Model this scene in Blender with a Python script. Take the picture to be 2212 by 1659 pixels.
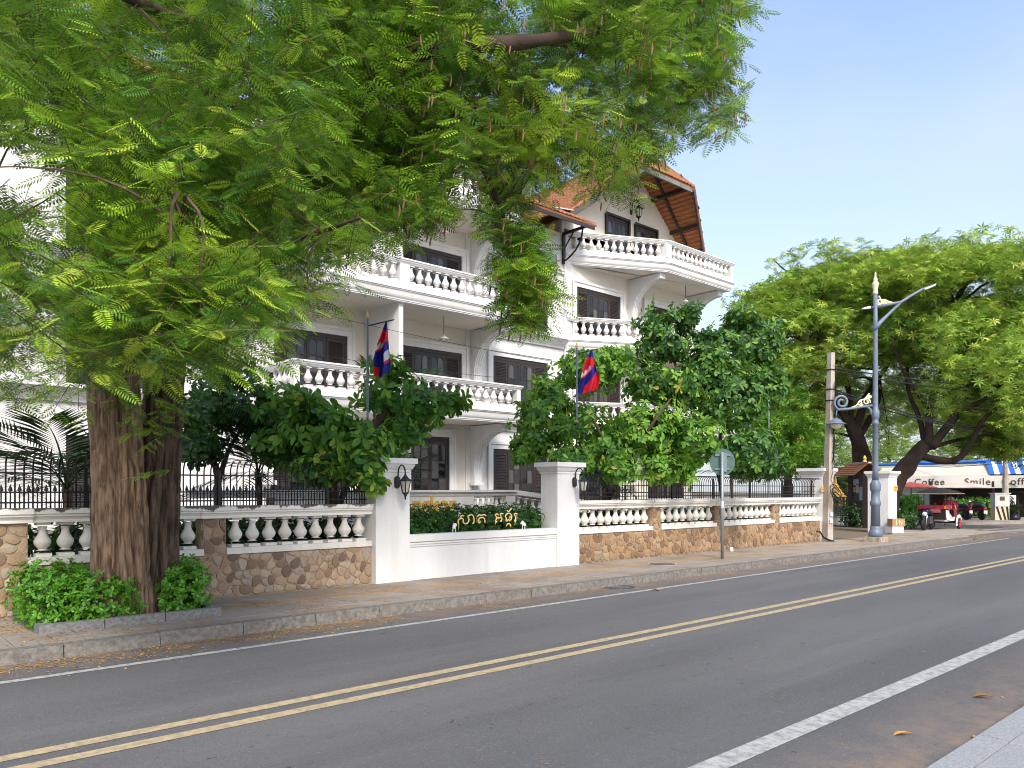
import bpy, bmesh, math, random
import numpy as np
from mathutils import Vector, Matrix, noise

random.seed(7); np.random.seed(7)
R = math.radians
for o in list(bpy.data.objects): bpy.data.objects.remove(o)
SC = bpy.context.scene
COL = SC.collection

# ------------------------------------------------------------------ camera, sky, sun, exposure
EYE = 1.7
FPX, CX, HZ = 1665.0, 1106.0, 1057.0      # focal length, centre and horizon of the survey photograph (2212 px wide)
YAW = R(47.9)                              # angle between the street (X axis) and the view
FW = Vector((math.cos(YAW), math.sin(YAW), 0)); RT = Vector((math.sin(YAW), -math.cos(YAW), 0))
cam = bpy.data.cameras.new('camera'); cam.sensor_width = 36; cam.lens = 36*FPX/2212
cam.shift_y = (HZ-829.5)/2212; cam.clip_start = 0.1; cam.clip_end = 1500
co = bpy.data.objects.new('camera', cam); COL.objects.link(co)
co.location = (0, 0, EYE); co.rotation_euler = (R(90), 0, YAW-R(90))
SC.camera = co
SC.cycles.filter_width = 1.0

SUN_EL, SUN_DIR = R(41), Vector((-0.45, -0.90, 0)).normalized()     # horizontal direction TO the sun
w = bpy.data.worlds.new('World'); SC.world = w; w.use_nodes = True
nt = w.node_tree; bg = nt.nodes['Background']
sky = nt.nodes.new('ShaderNodeTexSky'); sky.sky_type = 'NISHITA'; sky.sun_disc = False
sky.sun_elevation = SUN_EL; sky.sun_rotation = math.atan2(SUN_DIR.x, SUN_DIR.y)
sky.air_density = 1.0; sky.dust_density = 2.6; sky.ozone_density = 2.0; sky.altitude = 0
# thin high cloud veil
tc = nt.nodes.new('ShaderNodeTexCoord'); mp = nt.nodes.new('ShaderNodeMapping'); mp.inputs['Scale'].default_value = (1.2, 1.2, 3.0)
nz = nt.nodes.new('ShaderNodeTexNoise'); nz.inputs['Scale'].default_value = 2.1; nz.inputs['Detail'].default_value = 5; nz.inputs['Roughness'].default_value = .5
rp = nt.nodes.new('ShaderNodeValToRGB'); rp.color_ramp.elements[0].position = .46; rp.color_ramp.elements[1].position = .80
rp.color_ramp.elements[0].color = (0, 0, 0, 1); rp.color_ramp.elements[1].color = (.45, .45, .45, 1)
mx = nt.nodes.new('ShaderNodeMix'); mx.data_type = 'RGBA'; mx.inputs['B'].default_value = (2.3, 2.45, 2.6, 1)
nt.links.new(tc.outputs['Generated'], mp.inputs[0]); nt.links.new(mp.outputs[0], nz.inputs['Vector']); nt.links.new(nz.outputs['Fac'], rp.inputs[0])
nt.links.new(rp.outputs[0], mx.inputs['Factor']); nt.links.new(sky.outputs[0], mx.inputs['A']); sz = nt.nodes.new('ShaderNodeSeparateXYZ'); nt.links.new(tc.outputs['Generated'], sz.inputs[0])
hz = nt.nodes.new('ShaderNodeMapRange'); hz.inputs[1].default_value = .0; hz.inputs[2].default_value = .58; hz.inputs[3].default_value = .88; hz.inputs[4].default_value = 0; nt.links.new(sz.outputs['Z'], hz.inputs[0])
m2 = nt.nodes.new('ShaderNodeMix'); m2.data_type = 'RGBA'; m2.inputs['B'].default_value = (2.55, 2.7, 2.82, 1); nt.links.new(hz.outputs[0], m2.inputs['Factor']); nt.links.new(mx.outputs['Result'], m2.inputs['A'])
nt.links.new(m2.outputs['Result'], bg.inputs['Color'])
bg.inputs['Strength'].default_value = 0.15
sl = bpy.data.lights.new('sun', 'SUN'); sl.energy = 1.5; sl.angle = R(13); sl.color = (1, .93, .82)
so = bpy.data.objects.new('sun', sl); COL.objects.link(so)
sd = Vector((SUN_DIR.x*math.cos(SUN_EL), SUN_DIR.y*math.cos(SUN_EL), math.sin(SUN_EL)))
so.rotation_euler = sd.to_track_quat('Z', 'Y').to_euler(); so.location = (0, 0, 40)
vs = SC.view_settings; vs.view_transform = 'Standard'; vs.look = 'None'; vs.gamma = 1; vs.use_curve_mapping = False; vs.exposure = 1.24

# ------------------------------------------------------------------ helpers
def wp(x, y, d):
    "survey point (x, y) at distance d along the view axis -> world point"
    v = FW*d + RT*(d*(x-CX)/FPX); return Vector((v.x, v.y, EYE + d*(HZ-y)/FPX))
def onY(x, y, Y):
    k = (x-CX)/FPX; d = Y/(FW.y + k*RT.y); return wp(x, y, d)
def onZ(x, y, z=0.0):
    return wp(x, y, (EYE-z)*FPX/(y-HZ))

ORG = {}
def thing(name, label, cat, loc=(0, 0, 0), group=None):
    o = bpy.data.objects.new(name, None); COL.objects.link(o); o.location = loc; o.empty_display_size = .2
    o['label'] = label; o['category'] = cat
    if group: o['group'] = group
    ORG[o.name] = Vector(loc); return o
def tag(o, label, cat, group=None):
    o['label'] = label; o['category'] = cat
    if group: o['group'] = group
    return o
def link(name, me, parent=None, loc=None, rot=None, mat4=None):
    o = bpy.data.objects.new(name, me); COL.objects.link(o)
    base = Vector((0, 0, 0))
    if parent is not None:
        o.parent = parent; base = ORG.get(parent.name, Vector((0, 0, 0)))
    if mat4 is not None:
        m = mat4.copy(); m.translation = m.translation - base; o.matrix_basis = m
    elif loc is not None:
        o.location = Vector(loc)-base
        if rot: o.rotation_euler = rot
    ORG[o.name] = Vector(loc) if loc is not None else (mat4.translation.copy() if mat4 is not None else base)
    return o
class MB:
    def __init__(s): s.v = []; s.f = []; s.m = []; s.mi = 0
    def add(s, vs, fs):
        b = len(s.v); s.v += [tuple(p) for p in vs]; s.f += [tuple(b+i for i in f) for f in fs]; s.m += [s.mi]*len(fs); return s
    def box(s, x0, x1, y0, y1, z0, z1):
        return s.add([(x0,y0,z0),(x1,y0,z0),(x1,y1,z0),(x0,y1,z0),(x0,y0,z1),(x1,y0,z1),(x1,y1,z1),(x0,y1,z1)],
              [(0,3,2,1),(4,5,6,7),(0,1,5,4),(1,2,6,5),(2,3,7,6),(3,0,4,7)])
    def ext(s, pts, vec):
        n = len(pts); a = [Vector(p) for p in pts]; vec = Vector(vec)
        nrm = Vector((0,0,0))
        for i in range(n): nrm += a[i].cross(a[(i+1) % n])
        if nrm.dot(vec) > 0: a.reverse()
        return s.add(a+[p+vec for p in a], [tuple(range(n)), tuple(range(2*n-1, n-1, -1))]+[(i, n+i, n+(i+1) % n, (i+1) % n) for i in range(n)])
    def beam(s, p, q, w, h, up=(0,0,1)):
        p = Vector(p); q = Vector(q); d = (q-p).normalized(); u = Vector(up)
        if abs(d.dot(u)) > .95: u = Vector((0,1,0))
        x = d.cross(u).normalized()*(w/2); y = x.cross(d).normalized()*(h/2)
        c = [p-x-y, p+x-y, p+x+y, p-x+y]
        return s.add(c+[k+(q-p) for k in c], [(0,1,2,3),(7,6,5,4),(0,4,5,1),(1,5,6,2),(2,6,7,3),(3,7,4,0)])
    def lathe(s, prof, n=12, c=(0,0,0), ax='z', a0=0.):
        c = Vector(c); vs = []; fs = []; m = len(prof)
        for r, z in prof:
            for k in range(n):
                a = a0+2*math.pi*k/n; x, y = r*math.cos(a), r*math.sin(a)
                p = {'z': (x,y,z), 'x': (z,x,y), 'y': (y,z,x)}[ax]; vs.append(c+Vector(p))
        for i in range(m-1):
            for k in range(n):
                k2 = (k+1) % n; fs.append((i*n+k, i*n+k2, (i+1)*n+k2, (i+1)*n+k))
        fs.append(tuple(range(n-1, -1, -1))); fs.append(tuple((m-1)*n+k for k in range(n)))
        return s.add(vs, fs)
    def tube(s, path, rad, n=8, cap=True):
        P = [Vector(p) for p in path]; m = len(P)
        if not hasattr(rad, '__len__'): rad = [rad]*m
        t0 = (P[1]-P[0]).normalized(); u = t0.orthogonal().normalized(); vs = []; fs = []
        for i in range(m):
            t = (P[min(i+1, m-1)]-P[max(i-1, 0)]).normalized(); u = (u-t*u.dot(t)).normalized(); v = t.cross(u)
            for k in range(n):
                a = 2*math.pi*k/n; vs.append(P[i]+(u*math.cos(a)+v*math.sin(a))*rad[i])
        for i in range(m-1):
            for k in range(n):
                k2 = (k+1) % n; fs.append((i*n+k, i*n+k2, (i+1)*n+k2, (i+1)*n+k))
        if cap: fs.append(tuple(range(n-1, -1, -1))); fs.append(tuple((m-1)*n+k for k in range(n)))
        return s.add(vs, fs)
    def sweep(s, path, prof, closed=False):
        "path: (x,y) left to right, prof: closed loop of (outward, z)"
        P = [Vector((p[0], p[1])) for p in path]; m = len(P); n = len(prof); vs = []; fs = []
        def nor(a, b): d = (b-a).normalized(); return Vector((d.y, -d.x))
        for i in range(m):
            if closed: n1 = nor(P[i-1], P[i]); n2 = nor(P[i], P[(i+1) % m])
            else:
                n1 = nor(P[i-1], P[i]) if i else nor(P[0], P[1]); n2 = nor(P[i], P[i+1]) if i < m-1 else n1
            b = (n1+n2).normalized(); b = b/max(.3, b.dot(n1))
            for o, z in prof: vs.append((P[i].x+b.x*o, P[i].y+b.y*o, z))
        for i in range(m if closed else m-1):
            i2 = (i+1) % m
            for k in range(n):
                k2 = (k+1) % n; fs.append((i*n+k, i*n+k2, i2*n+k2, i2*n+k))
        if not closed: fs.append(tuple(range(n-1, -1, -1))); fs.append(tuple((m-1)*n+k for k in range(n)))
        return s.add(vs, fs)
    def mesh(s, name, mats, off=None, smooth=False):
        me = bpy.data.meshes.new(name); vs = s.v
        if off is not None: vs = [(a-off.x, b-off.y, c-off.z) for a, b, c in vs]
        me.from_pydata(vs, [], s.f)
        if not isinstance(mats, (list, tuple)): mats = [mats]
        for k in mats: me.materials.append(k)
        if len(mats) > 1: me.polygons.foreach_set('material_index', s.m)
        bm = bmesh.new(); bm.from_mesh(me); bmesh.ops.recalc_face_normals(bm, faces=bm.faces); bm.to_mesh(me); bm.free()
        if smooth: me.polygons.foreach_set('use_smooth', [True]*len(me.polygons))
        if smooth and smooth != 'all':
            try: me.set_sharp_from_angle(angle=R(40))
            except Exception: pass
        return me
    def build(s, name, mats, parent=None, smooth=False, label=None, kind=None):
        off = ORG.get(parent.name) if parent is not None else None
        if off is None: off = Vector((0,0,0))
        po = ORG.get(parent.name, Vector((0,0,0))) if parent is not None else Vector((0,0,0))
        o = link(name, s.mesh(name, mats, off, smooth), parent)
        ORG[o.name] = po
        if label: o['label'] = label
        if kind: o['kind'] = kind
        return o
def struct(name, mb, mat, parent=None, smooth=False):
    o = mb.build(name, mat, parent, smooth)
    if parent is None: o['kind'] = 'structure'
    return o
def dup(root, loc, rotz=None, label=None, scale=None):
    kids = {}
    for c in bpy.data.objects:
        if c.parent: kids.setdefault(c.parent.name, []).append(c)
    def cp(o, par):
        n = o.copy(); COL.objects.link(n)
        if par is not None: n.parent = par
        for ch in kids.get(o.name, []): cp(ch, n)
        return n
    r = cp(root, None); r.location = loc
    if rotz is not None: r.rotation_euler = (0, 0, rotz)
    if scale: r.scale = (scale,)*3
    if label: r['label'] = label
    return r

# ------------------------------------------------------------------ materials
def newmat(name):
    m = bpy.data.materials.new(name); m.use_nodes = True; nt = m.node_tree
    return m, nt, nt.nodes['Principled BSDF'], nt.nodes, nt.links
def M(name, col, rough=.7, col2=None, scale=4., bump=0., bscale=60., metal=0., spec=.35, detail=6, lo=.35, hi=.65, stretch=None, objr=None, dirt=None):
    m, nt, b, N, L = newmat(name)
    b.inputs['Roughness'].default_value = rough; b.inputs['Metallic'].default_value = metal; b.inputs['Specular IOR Level'].default_value = spec
    b.inputs['Base Color'].default_value = (*col, 1)
    geo = N.new('ShaderNodeNewGeometry'); vec = geo.outputs['Position']
    if stretch:
        mp = N.new('ShaderNodeMapping'); mp.inputs['Scale'].default_value = stretch; L.new(vec, mp.inputs[0]); vec = mp.outputs[0]
    cur = None
    if objr:
        oi = N.new('ShaderNodeObjectInfo'); r = N.new('ShaderNodeValToRGB'); L.new(oi.outputs['Random'], r.inputs[0]); r.color_ramp.interpolation = 'CONSTANT' if len(objr) > 3 else 'LINEAR'
        while len(r.color_ramp.elements) < len(objr): r.color_ramp.elements.new(.5)
        for i, c in enumerate(objr):
            e = r.color_ramp.elements[i]; e.position = i/len(objr) if len(objr) > 3 else i/(len(objr)-1); e.color = (*c, 1)
        cur = r.outputs[0]
    if col2:
        n = N.new('ShaderNodeTexNoise'); n.inputs['Scale'].default_value = scale; n.inputs['Detail'].default_value = detail; n.inputs['Roughness'].default_value = .6; L.new(vec, n.inputs['Vector'])
        r = N.new('ShaderNodeMapRange'); r.inputs[1].default_value = lo; r.inputs[2].default_value = hi; L.new(n.outputs['Fac'], r.inputs[0])
        x = N.new('ShaderNodeMix'); x.data_type = 'RGBA'; L.new(r.outputs[0], x.inputs['Factor'])
        if cur is not None: L.new(cur, x.inputs['A'])
        else: x.inputs['A'].default_value = (*col, 1)
        x.inputs['B'].default_value = (*col2, 1); cur = x.outputs['Result']
    if dirt:      # (colour, strength, z stretch): streaky weathering
        mp = N.new('ShaderNodeMapping'); mp.inputs['Scale'].default_value = (5, 5, dirt[2]); L.new(geo.outputs['Position'], mp.inputs[0])
        n = N.new('ShaderNodeTexNoise'); n.inputs['Scale'].default_value = 1.; n.inputs['Detail'].default_value = 8; n.inputs['Roughness'].default_value = .65; L.new(mp.outputs[0], n.inputs['Vector'])
        r = N.new('ShaderNodeMapRange'); r.inputs[1].default_value = .5; r.inputs[2].default_value = .8; r.inputs[4].default_value = dirt[1]; L.new(n.outputs['Fac'], r.inputs[0])
        x = N.new('ShaderNodeMix'); x.data_type = 'RGBA'; L.new(r.outputs[0], x.inputs['Factor'])
        if cur is not None: L.new(cur, x.inputs['A'])
        else: x.inputs['A'].default_value = (*col, 1)
        x.inputs['B'].default_value = (*dirt[0], 1); cur = x.outputs['Result']
    if cur is not None: L.new(cur, b.inputs['Base Color'])
    if bump:
        n = N.new('ShaderNodeTexNoise'); n.inputs['Scale'].default_value = bscale; n.inputs['Detail'].default_value = 5; L.new(vec, n.inputs['Vector'])
        u = N.new('ShaderNodeBump'); u.inputs['Strength'].default_value = bump; u.inputs['Distance'].default_value = .02; L.new(n.outputs['Fac'], u.inputs['Height']); L.new(u.outputs[0], b.inputs['Normal'])
    return m
def leafM(name, cols, trans=(.25, .42, .03), tf=.4, rough=.45, spec=.3):
    m, nt, b, N, L = newmat(name)
    at = N.new('ShaderNodeAttribute'); at.attribute_name = 'tint'; oi = N.new('ShaderNodeObjectInfo')
    ad = N.new('ShaderNodeMath'); ad.operation = 'ADD'; fr = N.new('ShaderNodeMath'); fr.operation = 'FRACT'
    L.new(at.outputs['Fac'], ad.inputs[0]); L.new(oi.outputs['Random'], ad.inputs[1]); L.new(ad.outputs[0], fr.inputs[0])
    r = N.new('ShaderNodeValToRGB'); L.new(fr.outputs[0], r.inputs[0])
    while len(r.color_ramp.elements) < len(cols): r.color_ramp.elements.new(.5)
    for i, (p, c) in enumerate(cols): e = r.color_ramp.elements[i]; e.position = p; e.color = (*c, 1)
    L.new(r.outputs[0], b.inputs['Base Color']); b.inputs['Roughness'].default_value = rough; b.inputs['Specular IOR Level'].default_value = spec
    t = N.new('ShaderNodeBsdfTranslucent'); mx = N.new('ShaderNodeMix'); mx.data_type = 'RGBA'; mx.inputs['Factor'].default_value = .6
    L.new(r.outputs[0], mx.inputs['A']); mx.inputs['B'].default_value = (*trans, 1); L.new(mx.outputs['Result'], t.inputs['Color'])
    s = N.new('ShaderNodeMixShader'); s.inputs[0].default_value = tf; L.new(b.outputs[0], s.inputs[1]); L.new(t.outputs[0], s.inputs[2])
    L.new(s.outputs[0], N['Material Output'].inputs['Surface']); return m

WHITE = M('white_plaster', (.69, .69, .685), .75, (.62, .615, .605), 1.2, .12, 30, dirt=((.50, .47, .42), .5, .45))
WHITE2 = M('white_stone_paint', (.74, .72, .68), .7, (.64, .61, .55), 3, .1, 40, dirt=((.42, .37, .29), .5, 1.2))
CREAM = M('cream_plaster', (.72, .67, .60), .8, (.66, .61, .54), .8, .1, 30)
WOOD = M('dark_brown_wood', (.040, .030, .028), .45, (.026, .020, .019), 6, .1, 80, spec=.4)
GLASS = M('window_glass', (.02, .024, .03), .03, spec=.55, bump=.12, bscale=2.2, objr=[(.008,.009,.01),(.012,.014,.016),(.06,.06,.058),(.008,.009,.01),(.085,.082,.076),(.02,.02,.02)])
IRON = M('black_iron', (.012, .012, .014), .45, spec=.4)
TILE = M('terracotta_tile', (.38, .165, .08), .7, (.24, .10, .055), 6, .2, 30, objr=[(.42, .18, .085), (.36, .15, .07), (.29, .12, .06)])
SOFF = M('orange_soffit', (.42, .17, .07), .75, (.32, .12, .05), 4)
STEEL = M('grey_blue_post_paint', (.145, .18, .245), .45, (.12, .15, .21), 3, spec=.4)
GALV = M('galvanised_steel', (.26, .30, .33), .4, (.21, .25, .27), 8, metal=.3)
CREAMP = M('cream_paint', (.75, .66, .45), .5)
GRANITE = M('grey_granite', (.24, .235, .23), .8, (.13, .13, .13), 25, .35, 60)
CONC = M('pale_concrete', (.43, .40, .36), .85, (.33, .28, .22), 2.5, .2, 30, dirt=((.30, .17, .10), .6, .6))
GOLD = M('gold_paint', (.66, .40, .08), .35, spec=.6)
MORTAR = M('brown_mortar', (.38, .30, .21), .9, (.27, .195, .125), 5, .4, 40)
SOIL = M('soil', (.10, .065, .04), .95, (.06, .04, .025), 20, .5, 60)
LITBARK = M('lit_brown_bark', (.30, .20, .13), .9, (.10, .06, .038), 13, 1., 30, stretch=(1.5, 1.5, .22), lo=.40, hi=.62)  # the left stem's lit look is put into the bark colour
SHADEBARK = M('shaded_brown_bark', (.13, .085, .06), .95, (.035, .025, .02), 13, 1., 30, stretch=(1.5, 1.5, .22), lo=.38, hi=.62)  # same bark, coloured darker for the shaded right stem
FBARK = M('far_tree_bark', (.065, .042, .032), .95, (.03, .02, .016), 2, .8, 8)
RED = M('red_vinyl', (.24, .018, .03), .4); DRED = M('maroon_cloth', (.20, .012, .03), .8); PINK = M('faded_red_panel', (.38, .085, .09), .5)
BLK = M('black_rubber', (.015, .015, .016), .6); WPAINT = M('white_gloss_paint', (.78, .78, .78), .35); CHROME = M('chrome', (.6, .6, .62), .2, metal=.9)
SKIN = M('skin', (.33, .17, .10), .6); HAIR = M('black_hair', (.01, .008, .007), .6); BLUE = M('blue_plastic', (.03, .08, .35), .4)
NAVY = M('navy_sign', (.01, .06, .30), .5)
# ------------------------------------------------------------------ ground, road, pavements
YK = 9.45                                     # far kerb line
WY = 12.05                                    # boundary wall line
ASPH = M('asphalt', (.105, .105, .113), .8, (.07, .07, .077), .35, .35, 120, lo=.3, hi=.7)
def wear(name, col, base):
    m, nt, b, N, L = newmat(name); geo = N.new('ShaderNodeNewGeometry')
    n = N.new('ShaderNodeTexNoise'); n.inputs['Scale'].default_value = 14; n.inputs['Detail'].default_value = 9; n.inputs['Roughness'].default_value = .75; L.new(geo.outputs['Position'], n.inputs['Vector'])
    r = N.new('ShaderNodeMapRange'); r.inputs[1].default_value = .43; r.inputs[2].default_value = .62; r.inputs[4].default_value = .85; L.new(n.outputs['Fac'], r.inputs[0])
    x = N.new('ShaderNodeMix'); x.data_type = 'RGBA'; L.new(r.outputs[0], x.inputs['Factor']); x.inputs['A'].default_value = (*col, 1); x.inputs['B'].default_value = (*base, 1)
    L.new(x.outputs['Result'], b.inputs['Base Color']); b.inputs['Roughness'].default_value = .75; return m
YPAINT = wear('worn_yellow_paint', (.44, .345, .20), (.24, .20, .14)); LPAINT = wear('worn_white_paint', (.40, .40, .39), (.17, .17, .17))
ZR = -.13
struct('ground', MB().add([(-200,-200,-.35),(400,-200,-.35),(400,400,-.35),(-200,400,-.35)], [(0,1,2,3)]), M('earth', (.16,.12,.08), .95, (.10,.08,.05), .3))
mb = MB(); mb.add([(-60,-20,ZR),(160,-20,ZR),(160,60,ZR),(-60,60,ZR)], [(0,1,2,3)])
# asphalt: finer material of its own, patches and stains with a shape of their own
def asphalt():
    m, nt, b, N, L = newmat('asphalt_road'); geo = N.new('ShaderNodeNewGeometry'); P = geo.outputs['Position']
    def noi(sc, det=6, st=None, ro=.6):
        v = P
        if st: mp = N.new('ShaderNodeMapping'); mp.inputs['Scale'].default_value = st; L.new(P, mp.inputs[0]); v = mp.outputs[0]
        n = N.new('ShaderNodeTexNoise'); n.inputs['Scale'].default_value = sc; n.inputs['Detail'].default_value = det; n.inputs['Roughness'].default_value = ro; L.new(v, n.inputs['Vector']); return n.outputs['Fac']
    def mixc(f, a, bb, lo, hi, amt=1.):
        r = N.new('ShaderNodeMapRange'); r.inputs[1].default_value = lo; r.inputs[2].default_value = hi; r.inputs[4].default_value = amt; L.new(f, r.inputs[0])
        x = N.new('ShaderNodeMix'); x.data_type = 'RGBA'; L.new(r.outputs[0], x.inputs['Factor'])
        if isinstance(a, tuple): x.inputs['A'].default_value = (*a, 1)
        else: L.new(a, x.inputs['A'])
        x.inputs['B'].default_value = (*bb, 1); return x.outputs['Result']
    c = mixc(noi(.5, 5, (.25, 1, 1)), (.086, .086, .089), (.126, .125, .127), .35, .65); c = mixc(noi(1.4, 4, (.05, 1, 1)), c, (.15, .148, .147), .52, .72, .6)
    c = mixc(noi(55, 4), c, (.20, .198, .195), .54, .72, .6); c = mixc(noi(38, 4), c, (.05, .05, .052), .56, .72, .6); c = mixc(noi(9, 6, None, .75), c, (.062, .06, .06), .58, .70, .55); c = mixc(noi(5.5, 2, (1, 1.4, 1)), c, (.045, .044, .045), .715, .74, .8); c = mixc(noi(21, 3), c, (.23, .228, .225), .63, .74, .45)
    c = mixc(noi(120, 3), c, (.045, .045, .05), .58, .75, .6)
    c = mixc(noi(2.6, 8, None, .7), c, (.055, .054, .056), .66, .74, .55)       # oil and tar spots
    # brown grit along both gutters
    sx = N.new('ShaderNodeSeparateXYZ'); L.new(P, sx.inputs[0])
    for y0, y1, col, amt in ((8.75, 9.35, (.30, .19, .11), .7), (2.75, 2.0, (.27, .19, .13), .75)):
        r = N.new('ShaderNodeMapRange'); r.inputs[1].default_value = y0; r.inputs[2].default_value = y1; L.new(sx.outputs['Y'], r.inputs[0])
        n = N.new('ShaderNodeMath'); n.operation = 'MULTIPLY'; L.new(r.outputs[0], n.inputs[0])
        q = N.new('ShaderNodeMapRange'); q.inputs[1].default_value = .36; q.inputs[2].default_value = .62; L.new(noi(3.2, 9, None, .75), q.inputs[0]); L.new(q.outputs[0], n.inputs[1])
        c = mixc(n.outputs[0], c, col, 0, 1, amt)
    L.new(c, b.inputs['Base Color']); b.inputs['Roughness'].default_value = .72; b.inputs['Specular IOR Level'].default_value = .4
    u = N.new('ShaderNodeBump'); u.inputs['Strength'].default_value = .5; u.inputs['Distance'].default_value = .012; L.new(noi(140, 3), u.inputs['Height']); L.new(u.outputs[0], b.inputs['Normal']); return m
struct('road', mb, asphalt())
def strip(name, x0, x1, y0, y1, mat, ya=None, yb=None):
    n = 60; mb = MB(); vs = []; fs = []
    for i in range(n+1):
        x = x0+(x1-x0)*i/n; t = i/n; d = (yb-ya)*t if ya is not None else 0
        vs += [(x, y0+d, ZR+.004), (x, y1+d, ZR+.004)]
    for i in range(n): fs.append((2*i, 2*i+2, 2*i+3, 2*i+1))
    return struct(name, mb.add(vs, fs), mat)
strip('yellow_centre_line', -8, 110, 5.84, 5.97, YPAINT); strip('yellow_centre_line', -8, 110, 6.13, 6.26, YPAINT)
strip('white_edge_line', -8, 33, 8.50, 8.61, LPAINT, 0, .35); strip('white_edge_line', -8, 110, 2.80, 2.98, LPAINT)
for k, (a, b) in enumerate(((37.6, 38.3), (39.0, 39.7), (40.4, 41.1), (41.8, 42.5))):   # faint crossing bars over the side street mouth
    struct('crossing_bar', MB().add([(a, 9.9, ZR+.004), (b, 9.9, ZR+.004), (b, 11.6, ZR+.004), (a, 11.6, ZR+.004)], [(0,1,2,3)]), LPAINT)

# far sidewalk: mortar bed + tiles
pts = [(-12, YK+.18), (30.5, YK+.18), (33.5, YK+.25), (35.2, YK+.6), (36.2, YK+1.5), (36.5, 12.5), (36.5, 16), (36.5, 40), (24.4, 40), (24.4, 13), (24.3, 11.99), (-12, 11.99)]
bed = struct('sidewalk', MB().ext([(x, y, -.30) for x, y in pts], (0, 0, .285)), M('pavement_bed', (.13, .105, .08), .9, (.20, .14, .085), 6, .3, 60))
def paver(name, mult, dark):
    m, nt, b, N, L = newmat(name); geo = N.new('ShaderNodeNewGeometry'); oi = N.new('ShaderNodeObjectInfo')
    at = N.new('ShaderNodeAttribute'); at.attribute_name = 'tint'
    ad = N.new('ShaderNodeMath'); L.new(oi.outputs['Random'], ad.inputs[0]); L.new(at.outputs['Fac'], ad.inputs[1]); fr = N.new('ShaderNodeMath'); fr.operation = 'FRACT'; L.new(ad.outputs[0], fr.inputs[0])
    r = N.new('ShaderNodeValToRGB'); L.new(fr.outputs[0], r.inputs[0]); r.color_ramp.elements[0].color = (*dark, 1); r.color_ramp.elements[1].color = (*mult, 1)
    c = r.outputs[0]
    for sc, lo, hi, col, amt in ((1.1, .45, .7, (.20, .14, .085), .7), (70, .6, .7, (.48, .36, .2), .5), (45, .58, .7, (.10, .08, .065), .7)):
        n = N.new('ShaderNodeTexNoise'); n.inputs['Scale'].default_value = sc; n.inputs['Detail'].default_value = 6; L.new(geo.outputs['Position'], n.inputs['Vector'])
        q = N.new('ShaderNodeMapRange'); q.inputs[1].default_value = lo; q.inputs[2].default_value = hi; q.inputs[4].default_value = amt; L.new(n.outputs['Fac'], q.inputs[0])
        x = N.new('ShaderNodeMix'); x.data_type = 'RGBA'; L.new(q.outputs[0], x.inputs['Factor']); L.new(c, x.inputs['A']); x.inputs['B'].default_value = (*col, 1); c = x.outputs['Result']
    L.new(c, b.inputs['Base Color']); b.inputs['Roughness'].default_value = .85
    n = N.new('ShaderNodeTexNoise'); n.inputs['Scale'].default_value = 90; L.new(geo.outputs['Position'], n.inputs['Vector']); u = N.new('ShaderNodeBump'); u.inputs['Strength'].default_value = .4; u.inputs['Distance'].default_value = .01; L.new(n.outputs['Fac'], u.inputs['Height']); L.new(u.outputs[0], b.inputs['Normal']); return m
PAVE = paver('brown_grey_paver', (.30, .265, .23), (.24, .21, .18)); TACT = paver('ochre_tactile_tile', (.37, .255, .14), (.31, .20, .11))
def slab_mesh(name, sx, sy, mat, t=.03, bev=.006):
    a, b = sx/2-.004, sy/2-.004; mb = MB()
    mb.add([(-a,-b,-t),(a,-b,-t),(a,b,-t),(-a,b,-t),(-a,-b,-bev),(a,-b,-bev),(a,b,-bev),(-a,b,-bev),(-a+bev,-b+bev,0),(a-bev,-b+bev,0),(a-bev,b-bev,0),(-a+bev,b-bev,0)],
           [(0,1,5,4),(1,2,6,5),(2,3,7,6),(3,0,4,7),(4,5,9,8),(5,6,10,9),(6,7,11,10),(7,4,8,11),(8,9,10,11)])
    return mb
T40 = slab_mesh('paving_tile', .4, .4, PAVE).mesh('paving_tile', PAVE); TT = slab_mesh('tactile_tile', .4, .3, TACT).mesh('tactile_tile', TACT)
rows = [(9.65+.2+.4*i, T40) for i in range(3)]+[(11.0, TT)]+[(11.15+.2+.4*i, T40) for i in range(2)]
cnt = 0; far = MB(); farT = MB()
for i in range(0, 92):
    x = .2+.4*i
    for y, me in rows:
        if 1.9 < x < 4.1 and y > 10.3: continue
        if x > 33 or (x > 31 and y < 10.2): continue
        if x < 19 and cnt < 290:
            link('paving_tile' if me is T40 else 'tactile_tile', me, bed, (x, y, random.uniform(-.002, .002)), (random.uniform(-.004, .004), random.uniform(-.004, .004), 0)); cnt += 1
        else:
            src = slab_mesh('t', .4, .4 if me is T40 else .3, None); z = random.uniform(-.002, .002)
            (far if me is T40 else farT).add([(a+x, b+y, c+z) for a, b, c in src.v], src.f)
far.build('far_paving_tiles', PAVE, bed, kind='stuff'); farT.build('far_tactile_tiles', TACT, bed, kind='stuff')
# corner apron (plain poured slabs) beyond the tiles
apr = MB()
for i in range(5):
    for j in range(3):
        x0, y0 = 31.3+i*1.0, 9.9+j*1.0
        if i == 4 and j == 0: continue
        apr.box(x0+.01, x0+.99, y0+.01, y0+.99, -.02, .004)
apr.build('apron_slabs', M('apron_concrete', (.36, .32, .28), .85, (.27, .23, .19), 2, .2, 40), bed)
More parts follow.
